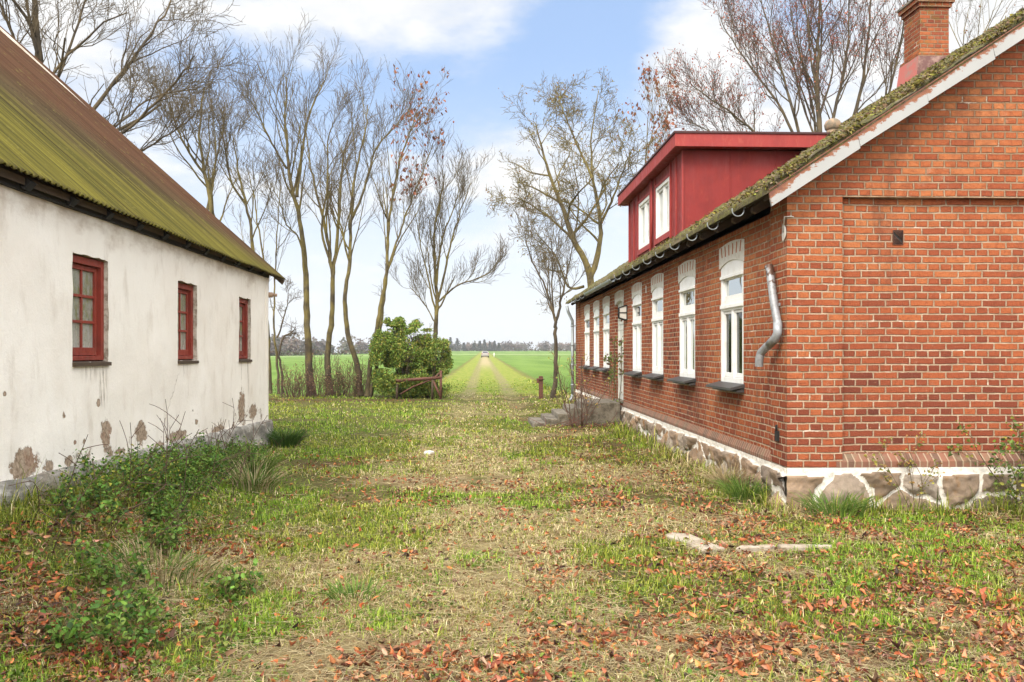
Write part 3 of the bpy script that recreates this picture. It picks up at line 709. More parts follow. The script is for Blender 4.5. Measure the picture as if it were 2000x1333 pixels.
# sloping rowlock course along the foot
mb = MB(); mb.prism([(XR + .03, HB), (XW - .005, HB), (XW - .005, HB + .035), (XR - .003, HB + .105), (XR + .03, HB + .105)], 8.66, DOOR[0] - .1, (0, 2, 1))
mb.prism([(XR + .03, HB), (XW - .005, HB), (XW - .005, HB + .035), (XR - .003, HB + .105), (XR + .03, HB + .105)], 19.2, 25.39, (0, 2, 1))
mb.prism([(YR + .03, HB), (YG - .003, HB), (YG - .003, HB + .055), (YR - .003, HB + .125), (YR + .03, HB + .125)], 3.44, 12.0, (1, 2, 0))
mb.build('base_course', M['rowlock'], house)

def stone_sheet(name, seed, us, z0, z1, T, cell, parent):
    """dense sheet of split fieldstones with thick white pointing, real relief"""
    rng = np.random.default_rng(seed); du = .014
    u = np.arange(us[0], us[1] + du, du); u[-1] = us[1]; v = np.linspace(z0, z1, int((z1 - z0) / .014))
    U, Vv = np.meshgrid(u, v, indexing='ij'); X = U + (fbm(U * 5, Vv * 5, seed, 3) - .5) * .16; Z = Vv + (fbm(U * 5 + 9, Vv * 5, seed + 3, 3) - .5) * .12
    pts = []
    uu = us[0] - .3
    while uu < us[1] + .3:
        w_ = rng.uniform(*cell); r = rng.uniform()
        if r < .55: pts += [(uu, z0 + .12 + rng.uniform(-.05, .12))]
        else: pts += [(uu + rng.uniform(-.1, .1), z0 + .08), (uu + rng.uniform(-.08, .08), z1 - .11)]
        if rng.uniform() < .7: pts += [(uu + w_ * .5, z1 - rng.uniform(.04, .14))]
        uu += w_
    pts = np.array(pts); sid = rng.uniform(0, 1, len(pts))
    f1 = np.full(X.shape, 9.); f2 = np.full(X.shape, 9.); idd = np.zeros(X.shape)
    for i, (a, b) in enumerate(pts):
        d = np.hypot(X - a, (Z - b) * 1.15); m1 = d < f1
        f2 = np.where(m1, f1, np.minimum(f2, d)); idd = np.where(m1, sid[i], idd); f1 = np.where(m1, d, f1)
    e = f2 - f1
    th = .036 + .085 * (fbm(U * 2.2, Vv * 2.2, seed + 9, 3) - .36)
    th = th + .9 * sst(Vv, z1 - .035 - .07 * fbm(U * 3, Vv * 0, seed, 3), z1 - .025 - .04 * fbm(U * 3, Vv * 0, seed, 3))
    mo = 1 - sst(e, th - .012 + .03 * (fbm(U * 18, Vv * 18, seed + 40, 3) - .5), th + .014 + .03 * (fbm(U * 18, Vv * 18, seed + 40, 3) - .5))
    bul = np.clip(e / .25, 0, 1) ** .5 * .085 + .040 * (fbm(U * 16, Vv * 16, seed + 20, 4) - .5) + .07 * (fbm(U * 5, Vv * 6, seed + 31, 3) - .5)
    W = np.where(mo > .5, .012 + .012 * fbm(U * 25, Vv * 25, seed, 2), bul)
    nU, nV = U.shape; P = np.array(T(U, Vv, W)); Vt = np.stack([np.broadcast_to(q, U.shape) for q in P], -1).reshape(-1, 3)
    i = np.arange(nU - 1)[:, None]; j = np.arange(nV - 1)[None]
    F = np.stack([i * nV + j, (i + 1) * nV + j, (i + 1) * nV + j + 1, i * nV + j + 1], -1).reshape(-1, 4)
    return Vt, F, mo.ravel(), idd.ravel()
A = stone_sheet('a', 4, (8.15, 17.75), -.12, HB, lambda u, v, w: (XW - .0 - w, u, v), (.32, .55), house)
A2 = stone_sheet('b', 8, (19.1, 26.2), -.12, HB, lambda u, v, w: (XW - .0 - w, u, v), (.32, .55), house)
A3 = stone_sheet('c', 21, (2.93, 12.5), -.12, HB, lambda u, v, w: (u, YG - .0 - w, v), (.55, .95), house)
Vc, Fc, mc, sc_ = [], [], [], []; off = 0
for (v, f, m, s_) in (A, A2, A3): Vc.append(v); Fc.append(f + off); mc.append(m); sc_.append(s_); off += len(v)
mesh('plinth', np.concatenate(Vc), np.concatenate(Fc), M['fieldstone'], house, smooth=True, extra={'mortar': np.concatenate(mc), 'stone': np.concatenate(sc_)})
mb = MB(); mb.box(XW, YG, -.2, 12.5, YE, HB - .001); mb.build('foundation', M['concrete'], house)

def arch_pts(a, b, zs, zc, n=14):
    c = (a + b) / 2; h = (b - a) / 2; rise = zc - zs; r = (h * h + rise * rise) / (2 * rise)
    ang = math.asin(h / r); return [(c + r * math.sin(-ang + 2 * ang * i / n), zc - r + r * math.cos(-ang + 2 * ang * i / n)) for i in range(n + 1)]
def arch_head(a, b, parent):
    """whitewashed segmental arch with slots of bare brick"""
    lo = arch_pts(a, b, ZSP, ZCR - .02); up = arch_pts(a - .035, b + .035, 2.775, 2.815)
    mb = MB(TL); poly = [(a - .03, ZSP)] + lo + [(b + .03, ZSP)] + up[::-1]
    mb.prism(poly, -.10, .006); o = mb.build('arch', M['white_lime'], parent)
    mb = MB(TL); n = 6
    for i in range(n):
        u = a + (b - a) * (i + .75) / (n + .5); lean = (u - (a + b) / 2) * .10
        mb.prism([(u - .017 + lean * 0, 2.655), (u + .017, 2.655), (u + .017 + lean, 2.782), (u - .017 + lean, 2.782)], .0065, .009)
    mb.build('brick_slots', M['slot'], parent)
def window(a, b, i):
    W0 = -.008
    mb = MB(TL); top = arch_pts(a + .003, b - .003, ZSP, ZCR - .02)
    fw, zt0, zt1 = .075, 2.00, 2.13
    # outer frame sides, head board up to the arch, transom, sill rail, mullion
    mb.box(a, ZS, W0 - .06, a + fw, ZSP - .12, W0); mb.box(b - fw, ZS, W0 - .06, b, ZSP - .12, W0)
    mb.prism([(a + .003, ZSP - .12)] + [(b - .003, ZSP - .12)] + top[::-1], W0 - .06, W0)
    mb.box(a + .02, ZSP - .14, W0, b - .02, ZSP - .105, W0 + .022)
    mb.box(a + fw, zt0, W0 - .058, b - fw, zt1, W0 - .002); mb.box(a + .03, zt0 + .03, W0, b - .03, zt0 + .075, W0 + .022)
    mb.box(a + fw, ZS, W0 - .058, b - fw, ZS + .07, W0 - .002)
    c = (a + b) / 2; mb.box(c - .035, ZS + .07, W0 - .058, c + .035, zt0, W0 - .002)
    fr = mb.build('window', M['white_paint'], house, bevel=.004)
    # casements: two below, one above
    mb = MB(TL); s = .034
    lites = [(a + fw, c - .035, ZS + .07, zt0), (c + .035, b - fw, ZS + .07, zt0), (a + fw, b - fw, zt1, ZSP - .12)]
    for (p, q, r0, r1) in lites:
        wd = W0 - .018
        mb.box(p + .004, r0 + .004, wd - .04, p + s, r1 - .004, wd); mb.box(q - s, r0 + .004, wd - .04, q - .004, r1 - .004, wd)
        mb.box(p + s, r0 + .004, wd - .038, q - s, r0 + s + .02, wd - .001); mb.box(p + s, r1 - s, wd - .038, q - s, r1 - .004, wd - .001)
    mb.build('casement', M['white_paint'], fr, bevel=.003)
    mb = MB(TL)
    for (p, q, r0, r1) in lites: mb.quad((p + s - .004, r0 + s, W0 - .04), (q - s + .004, r0 + s, W0 - .04), (q - s + .004, r1 - s + .004, W0 - .04), (p + s - .004, r1 - s + .004, W0 - .04))
    mb.build('pane', M['glass'], fr)
    mb = MB(TL)                                            # curtains drawn to both sides, pleated
    for (p, q) in ((a + .05, a + .32), (b - .30, b - .05)):
        n = 26; pts = [(p + (q - p) * k / n, -.21 + .022 * math.sin(k * 1.5)) for k in range(n + 1)]
        for k in range(n): mb.quad((pts[k][0], ZS + .03, pts[k][1]), (pts[k + 1][0], ZS + .03, pts[k + 1][1]), (pts[k + 1][0], ZSP - .12, pts[k + 1][1]), (pts[k][0], ZSP - .12, pts[k][1]))
    mb.build('curtain', M['curtain'], fr)
    mb = MB(TL); mb.box(a - .01, ZS - .01, -.62, b + .01, ZCR, -.60); mb.box(a + .001, ZS + .001, -.60, a + .012, ZCR, -.10); mb.box(b - .012, ZS + .001, -.60, b - .001, ZCR, -.10)
    mb.build('room_wall', M['room'], fr)
    arch_head(a, b, fr)
    mb = MB(TL)
    mb.prism([(ZS + .01, -.07), (ZS + .01, .0), (ZS - .035, .17), (ZS - .06, .17), (ZS - .03, -.0), (ZS - .03, -.07)], a - .05, b + .05, (1, 2, 0))
    mb.prism([(ZS - .032, .001), (ZS - .065, .09), (ZS - .085, .09), (ZS - .085, .001)], a - .03, b + .03, (1, 2, 0))
    mb.build('sill', M['slate'], fr)
for i, (a, b) in enumerate(WIN): window(a, b, i)
# door
a, b = DOOR; W0 = -.06
mb = MB(TL); mb.box(a, .475, W0 - .05, a + .07, 2.42, W0); mb.box(b - .07, .475, W0 - .05, b, 2.42, W0); mb.box(a + .07, 2.10, W0 - .048, b - .07, 2.16, W0 - .002)
mb.prism([(a + .003, 2.42), (b - .003, 2.42)] + arch_pts(a + .003, b - .003, ZSP, ZCR - .02)[::-1], W0 - .05, W0)
mb.box(a + .50, 2.16, W0 - .04, a + .55, 2.42, W0 - .01)
fr = mb.build('door_frame', M['door'], house, bevel=.004)
arch_head(a, b, fr)
mb = MB(TL); mb.quad((a + .07, 2.16, W0 - .03), (b - .07, 2.16, W0 - .03), (b - .07, 2.42, W0 - .03), (a + .07, 2.42, W0 - .03)); mb.build('pane', M['glass'], fr)
mb = MB(TL); mb.box(a + .001, .47, -.3, b - .001, 2.6, -.28); mb.build('hall_wall', M['dark'], fr)  # near-black backing stands for the unlit hall
mb = MB(TL); mb.box(a + .07, .50, W0 - .045, b - .07, 2.10, W0 - .015)
for (p0, p1, q0, q1) in [(.09, .44, .12, .65), (.50, .85, .12, .65), (.09, .44, .78, 1.50), (.50, .85, .78, 1.50)]:
    mb.box(a + .07 + p0 - .02, .5 + q0, W0 - .015, a + .07 + p0, .5 + q1, W0 - .001); mb.box(a + .07 + p1 - .02, .5 + q0, W0 - .015, a + .07 + p1, .5 + q1, W0 - .001)
    mb.box(a + .07 + p0, .5 + q0, W0 - .015, a + .07 + p1 - .02, .5 + q0 + .02, W0 - .002); mb.box(a + .07 + p0, .5 + q1 - .02, W0 - .015, a + .07 + p1 - .02, .5 + q1, W0 - .002)
dr = mb.build('door', M['door'], house)
mb = MB(TL); mb.tube([(a + .14, 1.47, W0 - .01), (a + .14, 1.47, W0 + .05), (a + .26, 1.47, W0 + .05)], .011, 8); mb.box(a + .11, 1.38, W0 - .014, a + .17, 1.56, W0 - .005); mb.build('handle', M['dark'], dr)
mb = MB(TL); mb.box(a - .02, .455, -.2, b + .02, .495, .03); mb.build('threshold', M['concrete'], house)
# small air bricks in the front, a vent grille in the gable
for (yv, zv, mt, nm) in [(11.2, 2.70, 'slot', 'air_brick'), (15.3, 2.66, 'white_lime', 'air_brick')]:
    mb = MB(TL); mb.box(yv - .03, zv - .10, .002, yv + .03, zv + .03, .008); mb.build(nm, M[mt], house)
mb = MB(); x0, x1, z0, z1 = 4.03, 4.13, 2.55, 2.69; yv = YR
mb.box(x0, yv - .003, z0, x1, yv - .001, z1)
gr = mb.build('vent_shade', M['dark'], house)  # dark plate on the wall, painted as the shade inside the vent
mb = MB(); n = 7
for i in range(n + 1):
    t = i / n
    mb.tube([(x0 + (x1 - x0) * t, yv - .008, z0), (x0, yv - .008, z0 + (z1 - z0) * t * .72)], .0022, 5); mb.tube([(x0 + (x1 - x0) * t, yv - .008, z1), (x1, yv - .008, z0 + (z1 - z0) * (.28 + t * .72) * 1.0)], .0022, 5)
mb.tube([(x0, yv - .008, z0), (x1, yv - .008, z0), (x1, yv - .008, z1), (x0, yv - .008, z1), (x0, yv - .008, z0)], .004, 5)
mb.build('vent_grille', M['rust'], gr)

# roof: slab with tiles drowned in moss, real lumps
def roof_sheet():
    du = .045; s = np.concatenate([np.arange(0, 5.05, du), [5.05]]); y = np.concatenate([np.arange(7.95, 14, .035), np.arange(14, 26.5, .07)])
    S, Y = np.meshgrid(s, y, indexing='ij')
    X = 2.70 + S
    # overlapping tile courses every 0.3 m up the slope, pantile waves along the eaves
    tile = (1 - (S / .30) % 1) * .018 + .010 * np.sin(Y * 2 * np.pi / .22)
    lump = np.clip(fbm(X * 5, Y * 5, 201, 4) - .42, 0, 1) * .10 + .030 * fbm(X * 26, Y * 26, 205, 3)
    H = .012 + tile + lump; H[0] -= .012
    H = np.where(Y < 7.98, H * .75, H)
    nrm = 1 / math.hypot(1, TAN); Xo = X - H * TAN * nrm; Zo = 3.005 + TAN * (X - 2.72) + H * nrm
    nU, nV = X.shape; V = np.stack([Xo, Y, Zo], -1).reshape(-1, 3)
    i = np.arange(nU - 1)[:, None]; j = np.arange(nV - 1)[None]
    F = np.stack([i * nV + j, (i + 1) * nV + j, (i + 1) * nV + j + 1, i * nV + j + 1], -1).reshape(-1, 4)
    # closing skirts at the eaves, the near verge and the far verge
    def skirt(idx):
        nonlocal V, F
        p = V[idx]; q = p.copy(); q[:, 2] = 3.005 + TAN * (p[:, 0] - 2.72) - .004
        o = len(V); V = np.concatenate([V, q]); k = np.arange(len(idx) - 1)
        F = np.concatenate([F, np.stack([idx[k], idx[k + 1], o + k + 1, o + k], -1)])
    skirt(np.arange(nV)); skirt(np.arange(nU) * nV); skirt(np.arange(nU) * nV + nV - 1)
    return V, F
V, F = roof_sheet()
roof = mesh('roof', V, F, M['mossroof'], house, smooth=True)
rngm = np.random.default_rng(31); n = 15000; ys = 7.95 + 9 * rngm.uniform(0, 1, n) ** 2; sx = rngm.uniform(0, 5.0, n)
kk = fbm(sx * 4, ys * 4, 207, 3) > .44; ys, sx = ys[kk], sx[kk]
V, F, c = leafset(np.stack([2.70 + sx - .03, ys, 3.005 + TAN * (sx - .02) + .035 + .03 * rngm.uniform(0, 1, len(sx))], 1), .045, rngm, 1.5, [(.20, .175, .03), (.13, .11, .025), (.07, .055, .02), (.19, .13, .065), (.25, .22, .04), (.24, .17, .10)], curl=.5, asp=.6)
mesh('moss', V, F, M['litter'], roof, col=c)
mb = MB()                                                  # the far slope and the boards below
mb.prism([(7.75, 6.33), (12.9, 2.93), (12.9, 3.0), (7.75, 6.40)], 7.95, 26.5, (0, 2, 1))
mb.prism([(2.735, 3.003), (7.74, 6.315), (7.74, 6.285), (2.735, 2.973)], 8.02, 26.45, (0, 2, 1))
mb.box(2.99, 8.7, 2.92, 3.2, 25.3, 3.14)
mb.build('eaves_boarding', M['old_wood'], roof)
for k in range(26):
    y0 = 8.6 + k * .68; mb = MB()
    mb.prism([(2.76, 2.965), (3.3, 3.32), (3.3, 3.25), (2.99, 3.0), (2.80, 2.90), (2.76, 2.92)], y0, y0 + .07, (0, 2, 1))
    mb.build('rafter_end', M['old_wood'], roof)
# rusty metal bargeboard, in four lengths
mb = MB(); xs_ = [2.70, 3.54, 4.19, 4.83, 6.2, 7.75]
for i in range(len(xs_) - 1):
    x0, x1 = xs_[i] + (.001 if i else 0), xs_[i + 1]; e = .002 * (i % 2)
    z0, z1 = roofz(x0) + .012, roofz(x1) + .012
    mb.prism([(x0, z0), (x1, z1), (x1 + (.03 if i < 5 else 0), z1 - .148), (x0 + (.035 if i == 0 else .03), z0 - .140 + (.01 if i else 0))], 7.955 - e, 7.985 + e, (0, 2, 1))
    mb.prism([(x0, z0), (x1, z1), (x1, z1 + .012), (x0, z0 + .012)], 7.945, 8.03, (0, 2, 1))
mb.build('bargeboard', M['rusty_white'], roof)
mb = MB(); mb.prism([(2.74, 2.975), (7.75, 6.28), (7.75, 6.25), (2.74, 2.945)], 7.99, 8.20, (0, 2, 1)); mb.build('verge_soffit', M['old_wood'], roof)
# gutter brackets (the gutter is gone along most of the eaves) and the length that is left
for i in range(17):
    y0 = 8.75 + i * .955
    mb = MB(); pts = [(2.655 + .062 * math.cos(t), y0, 2.955 + .062 * math.sin(t)) for t in [R(20 - 15 * k) for k in range(15)]]
    mb.tube([(2.76, y0, 2.99)] + pts + [(2.593, y0, 2.972)], .0065, 6)
    mb.build('gutter_bracket', M['zinc'], roof)
mb = MB(); prof = [(2.655 + .058 * math.cos(R(a_)), 2.955 + .058 * math.sin(R(a_))) for a_ in range(180, 361, 15)]
inner = [(2.655 + .052 * math.cos(R(a_)), 2.955 + .052 * math.sin(R(a_))) for a_ in range(180, 361, 15)]
mb.prism(prof + inner[::-1], 17.0, 21.2, (0, 2, 1)); mb.build('gutter', M['zinc'], roof)
# chimney
mb = MB(); x0, x1, y0, y1 = 7.49, 7.99, 14.4, 14.95
mb.box(x0, y0, 6.55, x1, y1, 7.36); mb.box(x0 - .035, y0 - .035, 7.362, x1 + .035, y1 + .035, 7.432); mb.box(x0 - .07, y0 - .07, 7.434, x1 + .07, y1 + .07, 7.505)
mb.box(x0 - .05, y0 - .05, 6.50, x1 + .05, y1 + .05, 6.57)
ch = mb.build('chimney', M['brick_old'], house)
mb = MB(); mb.box(x0 - .09, y0 - .09, 7.506, x1 + .09, y1 + .09, 7.545); mb.build('cap', M['concrete'], ch)
mb = MB()
zb = 5.9
mb.add([(x0 - .13, y0 - .10, zb), (x1 + .13, y0 - .10, zb), (x1 + .13, y1 + .1, zb), (x0 - .13, y1 + .1, zb), (x0 - .055, y0 - .055, 6.52), (x1 + .055, y0 - .055, 6.52), (x1 + .055, y1 + .055, 6.52), (x0 - .055, y1 + .055, 6.52)],
       [(0, 1, 5, 4), (1, 2, 6, 5), (2, 3, 7, 6), (3, 0, 4, 7), (4, 5, 6, 7)])
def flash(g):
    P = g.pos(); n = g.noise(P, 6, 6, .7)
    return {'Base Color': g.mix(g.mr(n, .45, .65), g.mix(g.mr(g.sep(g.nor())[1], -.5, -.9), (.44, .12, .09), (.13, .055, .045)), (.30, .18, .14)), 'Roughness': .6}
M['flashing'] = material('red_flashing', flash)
mb.build('flashing', M['flashing'], ch)
# round-headed vent pipe standing on the slope behind the dormer
cx, cy, z0 = PY(1627, 262, 13.6)
mb = MB(); mb.tube([(cx, cy, z0 - .35), (cx, cy, z0 + .06)], [.11, .10], 12)
mb.tube([(cx, cy, z0 + .05), (cx, cy, z0 + .08), (cx - .004, cy, z0 + .14), (cx, cy, z0 + .20), (cx, cy, z0 + .235), (cx, cy, z0 + .25)], [.09, .125, .135, .11, .06, .01], 12)
mb.build('roof_vent', material('vent_clay', lambda g: {'Base Color': g.mix(g.mr(g.noise(g.pos(), 12, 5), .4, .65), (.17, .14, .10), (.33, .22, .14)), 'Roughness': .9}), roof)
# dormer
XD, YD0, YD1, ZT = 3.08, 12.896, 17.575, 4.54
DW = [(13.804, 14.86), (15.395, 16.461)]; DZ0, DZ1 = 3.46, 4.335
dormer = MB(); TD = lambda u, v, w: (XD - w, u, v)
us = [YD0, YD1]; hol = [(p, q, DZ0, DZ1) for p, q in DW]
wall_panel(dormer, TD, us, [3.22, ZT], hol, .09)
XE = 5.4
for yq in (YD0, YD1): dormer.quad((XD, yq, 3.22), (XE, yq, 4.75), (XE, yq, ZT), (XD, yq, ZT))
dormer = dormer.build('dormer', M['dormer_red'], house)
mb = MB()                                                  # seams on the cheek and battens on the front
for xx in (3.075, 3.79, 4.48, 5.1):
    mb = MB(); mb.box(xx, YD0 - .014, max(3.2, roofz(xx)), xx + .018, YD0 - .001, ZT); mb.build('cheek_seam', M['dormer_red'], dormer)
mb = MB(TD)
for u in (YD0 - .012, YD0 + .42, 13.70, 14.90, 15.32, 16.52, 16.95, YD1 - .10): mb = MB(TD); mb.box(u, 3.25, .001, u + .055 + (.03 if u < YD0 else 0), ZT, .022); mb.build('batten', M['fascia_red'], dormer)
mb = MB(TD)
for (p, q) in DW: mb.box(p - .05, DZ1 + .002, .001, q + .03, DZ1 + .05, .020); mb.box(p - .05, DZ0 - .10, .001, q + .05, DZ0 - .01, .026)
mb.build('window_board', M['fascia_red'], dormer)
mb = MB(TD); mb.tube([(15.1, 3.3, .035), (15.1, ZT, .035)], .02, 8); mb.build('rain_pipe', M['fascia_red'], dormer)
mb = MB(); x0, y0, y1 = 2.90, 12.65, 17.867
mb.box(x0, y0, 4.545, x0 + .03, y1, 4.735); mb.box(x0 + .03, y0, 4.545, XE + .1, y0 + .03, 4.735); mb.box(x0 + .03, y1 - .03, 4.545, XE + .1, y1, 4.735)
fa = mb.build('dormer_fascia', M['fascia_red'], dormer)
mb = MB(); mb.box(x0 + .031, y0 + .031, 4.56, XE + .1, y1 - .031, 4.60); mb.build('dormer_soffit', M['dormer_red'], dormer)
mb = MB(); mb.box(x0 - .02, y0 - .02, 4.737, XE + .12, y1 + .02, 4.765); mb.build('dormer_roof', M['dark_red'], dormer)
for (p, q) in DW:
    mb = MB(TD); s = .055; c = (p + q) / 2; wz = -.02
    mb.box(p, DZ0, wz - .05, p + s, DZ1, wz + .03); mb.box(q - s, DZ0, wz - .05, q, DZ1, wz + .03); mb.box(p + s, DZ0, wz - .048, q - s, DZ0 + s, wz + .028); mb.box(p + s, DZ1 - s, wz - .048, q - s, DZ1, wz + .028)
    mb.box(c - .045, DZ0 + s, wz - .046, c + .045, DZ1 - s, wz + .01)
    for (e0, e1) in ((p + s, c - .045), (c + .045, q - s)):
        mb.box(e0, DZ0 + s, wz - .04, e0 + .035, DZ1 - s, wz); mb.box(e1 - .035, DZ0 + s, wz - .04, e1, DZ1 - s, wz)
        mb.box(e0 + .035, DZ0 + s, wz - .038, e1 - .035, DZ0 + s + .04, wz - .001); mb.box(e0 + .035, DZ1 - s - .04, wz - .038, e1 - .035, DZ1 - s, wz - .001)
    fr = mb.build('dormer_window', M['white_paint'], house)
    mb = MB(TD); mb.quad((p + s, DZ0 + s, wz - .03), (q - s, DZ0 + s, wz - .03), (q - s, DZ1 - s, wz - .03), (p + s, DZ1 - s, wz - .03)); mb.build('pane', M['glass'], fr)
    mb = MB(TD)
    for k in range(11): mb.box(p + .06, DZ0 + .08 + k * .072, -.11, q - .06, DZ0 + .11 + k * .072, -.10)
    mb.build('blind', M['curtain'], fr)
    mb = MB(TD); mb.box(p, DZ0, -.4, q, DZ1, -.38); mb.build('room_wall', M['room'], fr)
# bulkhead lantern by the door
lx, ly, lz = XR, 17.35, 2.30
mb = MB(); mb.box(lx - .02, ly - .11, lz - .15, lx - .001, ly + .11, lz + .15)
prof = [(-.02, .15), (-.16, .10), (-.16, -.10), (-.02, -.15)]
for yy_ in (ly - .10, ly + .10, ly): mb.tube([(lx + px_, yy_ + (0 if abs(px_) < .1 else (ly - yy_) * .35), lz + pz_) for px_, pz_ in prof], .011, 6)
for z_ in (.10, 0, -.10): mb.tube([(lx - .02, ly - .10, lz + z_ * 1.45), (lx - .16, ly - .065, lz + z_), (lx - .16, ly + .065, lz + z_), (lx - .02, ly + .10, lz + z_ * 1.45)], .010, 6)
la = mb.build('wall_lantern', M['dark'], house)
mb = MB(); mb.add([(lx - .02, ly - .09, lz - .14), (lx - .02, ly + .09, lz - .14), (lx - .02, ly + .09, lz + .14), (lx - .02, ly - .09, lz + .14), (lx - .15, ly - .06, lz - .09), (lx - .15, ly + .06, lz - .09), (lx - .15, ly + .06, lz + .09), (lx - .15, ly - .06, lz + .09)],
                  [(0, 1, 5, 4), (1, 2, 6, 5), (2, 3, 7, 6), (3, 0, 4, 7), (4, 5, 6, 7)])
mb.build('lamp_glass', material('frosted_lamp_glass', col=(.55, .52, .47), rough=.3), la)
# broken downpipe hanging off the corner
def pp(px, py, X): return PX(px, py, X)
y_ = lambda px, X: PX(px, 600, X)[1]
pts = []
for (px, py, X) in [(1502, 519, 2.90), (1506, 550, 2.90), (1512, 595, 2.90), (1519, 632, 2.90), (1519, 650, 2.895), (1514, 662, 2.885), (1503, 673, 2.87), (1494, 681, 2.85), (1486, 690, 2.83), (1483, 702, 2.82), (1482.5, 716, 2.82)]:
    pts.append(PX(px, py, X))
mb = MB(); mb.tube(pts[:5], .040, 14, cap=False); mb.tube(pts[3:7], .043, 14); mb.tube(pts[6:9], .041, 14, cap=False); mb.tube(pts[8:], [.043, .042, .042], 14, cap=False)
p0 = Vector(pts[1]); mb.tube([Vector(pts[0]) + Vector((0, 0, -.005)), Vector(pts[0]) + Vector((0, 0, -.03))], .044, 14)
mb.box(2.90, pts[2][1] - .01, pts[2][2] - .015, 2.96, pts[2][1] + .01, pts[2][2] + .015)
mb.build('broken_downpipe', M['zinc_rust'], house)
# cable hank at the corner and a small switch box near the foot
mb = MB()
for k in range(6):
    r = .028 + .004 * k; cy_, cz_ = 8.215 + .006 * k, 2.66
    mb.tube([(2.952 - .002 * k, cy_ + r * .6 * math.cos(t), cz_ + (.045 + .008 * k) * math.sin(t)) for t in [2 * math.pi * q / 16 for q in range(17)]], .0028, 5)
mb.tube([(2.94, 8.22, 2.73), (2.93, 8.18, 2.80), (2.99, 8.175, 2.805), (3.02, 8.18, 2.80)], .006, 6)
mb.build('cable_coil', material('pale_cable', col=(.62, .58, .52), rough=.6), house)
mb = MB(); cpt = PX(1520, 850, XW); mb.box(XW - .025, cpt[1] - .035, cpt[2] - .06, XW - .001, cpt[1] + .035, cpt[2] + .04); mb.tube([(XW - .02, cpt[1], cpt[2] + .04), (XW - .02, cpt[1], cpt[2] + .10)], .012, 8)
mb.build('switch_box', M['dark'], house)
# sound downpipe at the far corner
mb = MB(); X = 2.84
mb.tube([(2.66, 25.9, 2.90), (2.70, 25.9, 2.72), (X, 26.0, 2.45), (X, 26.0, 2.3)], .045, 12); mb.tube([(X, 26.0, 2.32), (X, 26.0, .22)], .045, 12); mb.tube([(X, 26.0, .24), (X - .02, 26.0, .12), (X - .12, 25.95, .03)], .045, 12)
for z_ in (.5, 1.1, 1.7, 2.28): mb.tube([(X, 26.0, z_), (X, 26.0, z_ + .05)], .053, 12); mb.box(X, 25.985, z_ + .01, XW, 26.015, z_ + .04)
mb.build('downpipe', M['zinc'], house)

# ------------------------------------------------------------------ steps, slabs, barrier
st = MB(); zt = [.472, .362, .25, .145, .06]; xe = [3.0, 2.131, 1.88, 1.628, 1.387, 1.105]
for i in range(5): st.box(xe[i + 1], 17.6, -.15, xe[i] - .001 if i else XW - .05, 19.25, zt[i] + .0)
st = st.build('concrete_steps', M['concrete'], bevel=.018)
props(st, 'five worn concrete steps climbing to the door of the brick farmhouse', 'steps')
def slab(name, poly, z, th, label):
    mb = MB(); mb.prism(poly, z - th, z, (0, 1, 2)); o = mb.build(name, M['slab'], bevel=.012); return props(o, label, 'paving stone')
def sz(x, y): return float(gz(x, y))
slab('stone_slab', [(1.50, 6.93), (1.57, 7.02), (1.72, 6.95), (1.80, 6.60), (1.86, 6.44), (1.66, 6.38), (1.60, 6.6)], sz(1.6, 6.6) + .038, .1, 'short flat pale stone lying skewed in the grass, left of the kerb strip')
slab('kerb_stone', [(1.93, 6.43), (2.25, 6.45), (2.255, 6.53), (2.0, 6.52)], sz(2.1, 6.5) + .036, .1, 'left half of the thin pale kerb strip sunk in the grass')
slab('kerb_stone', [(2.28, 6.45), (2.66, 6.44), (2.70, 6.50), (2.285, 6.54)], sz(2.5, 6.5) + .032, .1, 'right half of the thin pale kerb strip sunk in the grass')
mb = MB(); mb.prism([(-.80, 12.7), (-.70, 12.66), (-.64, 12.8), (-.72, 12.9), (-.79, 12.84)], sz(-.7, 12.8), sz(-.7, 12.8) + .05, (0, 1, 2))
props(mb.build('white_stone', M['white_lime'], bevel=.02), 'small white stone lying on the worn middle of the yard', 'stone')
YB = 28.0
bar = empty('pipe_barrier', (-1.9, YB, 0), 'rusty pipe barrier standing in front of the green bush', 'barrier')
q = lambda px, py, Y=YB: PY(px, py, Y)
mb = MB(); mb.tube([q(773, 744), q(862, 738)], .052, 10); mb.build('top_rail', M['rust'], bar)
mb = MB(); mb.tube([q(861, 724), q(861, 782)], .042, 8); mb.build('post', M['rust'], bar)
mb = MB(); mb.tube([q(776, 744, YB + .05), q(775, 782, YB)], .042, 8); mb.build('post', M['old_wood'], bar)
mb = MB(); mb.tube([q(845, 742), q(844, 780)], .04, 8); mb.build('post', M['old_wood'], bar)
mb = MB(); mb.tube([q(782, 770), q(806, 756), q(845, 741), q(858, 729)], .025, 8); mb.tube([q(846, 744), q(863, 782)], .035, 8); mb.build('brace', M['rust'], bar)
gp = empty('gate_post', (2.0, YB, 0), 'short rusty steel gate post with a bracket, left of the small tree', 'post')
mb = MB(); p = q(1056.5, 735); mb.box(p[0] - .065, YB - .05, -.1, p[0] + .065, YB + .05, p[2]); mb.build('post_body', M['rust'], gp, bevel=.01)
mb = MB(); mb.box(p[0] - .14, YB - .07, p[2] - .22, p[0] - .07, YB + .02, p[2] - .07); mb.tube([(p[0] - .1, YB - .08, p[2] - .1), (p[0] + .09, YB - .08, p[2] - .1)], .02, 8); mb.build('hinge_bracket', M['rust'], gp)

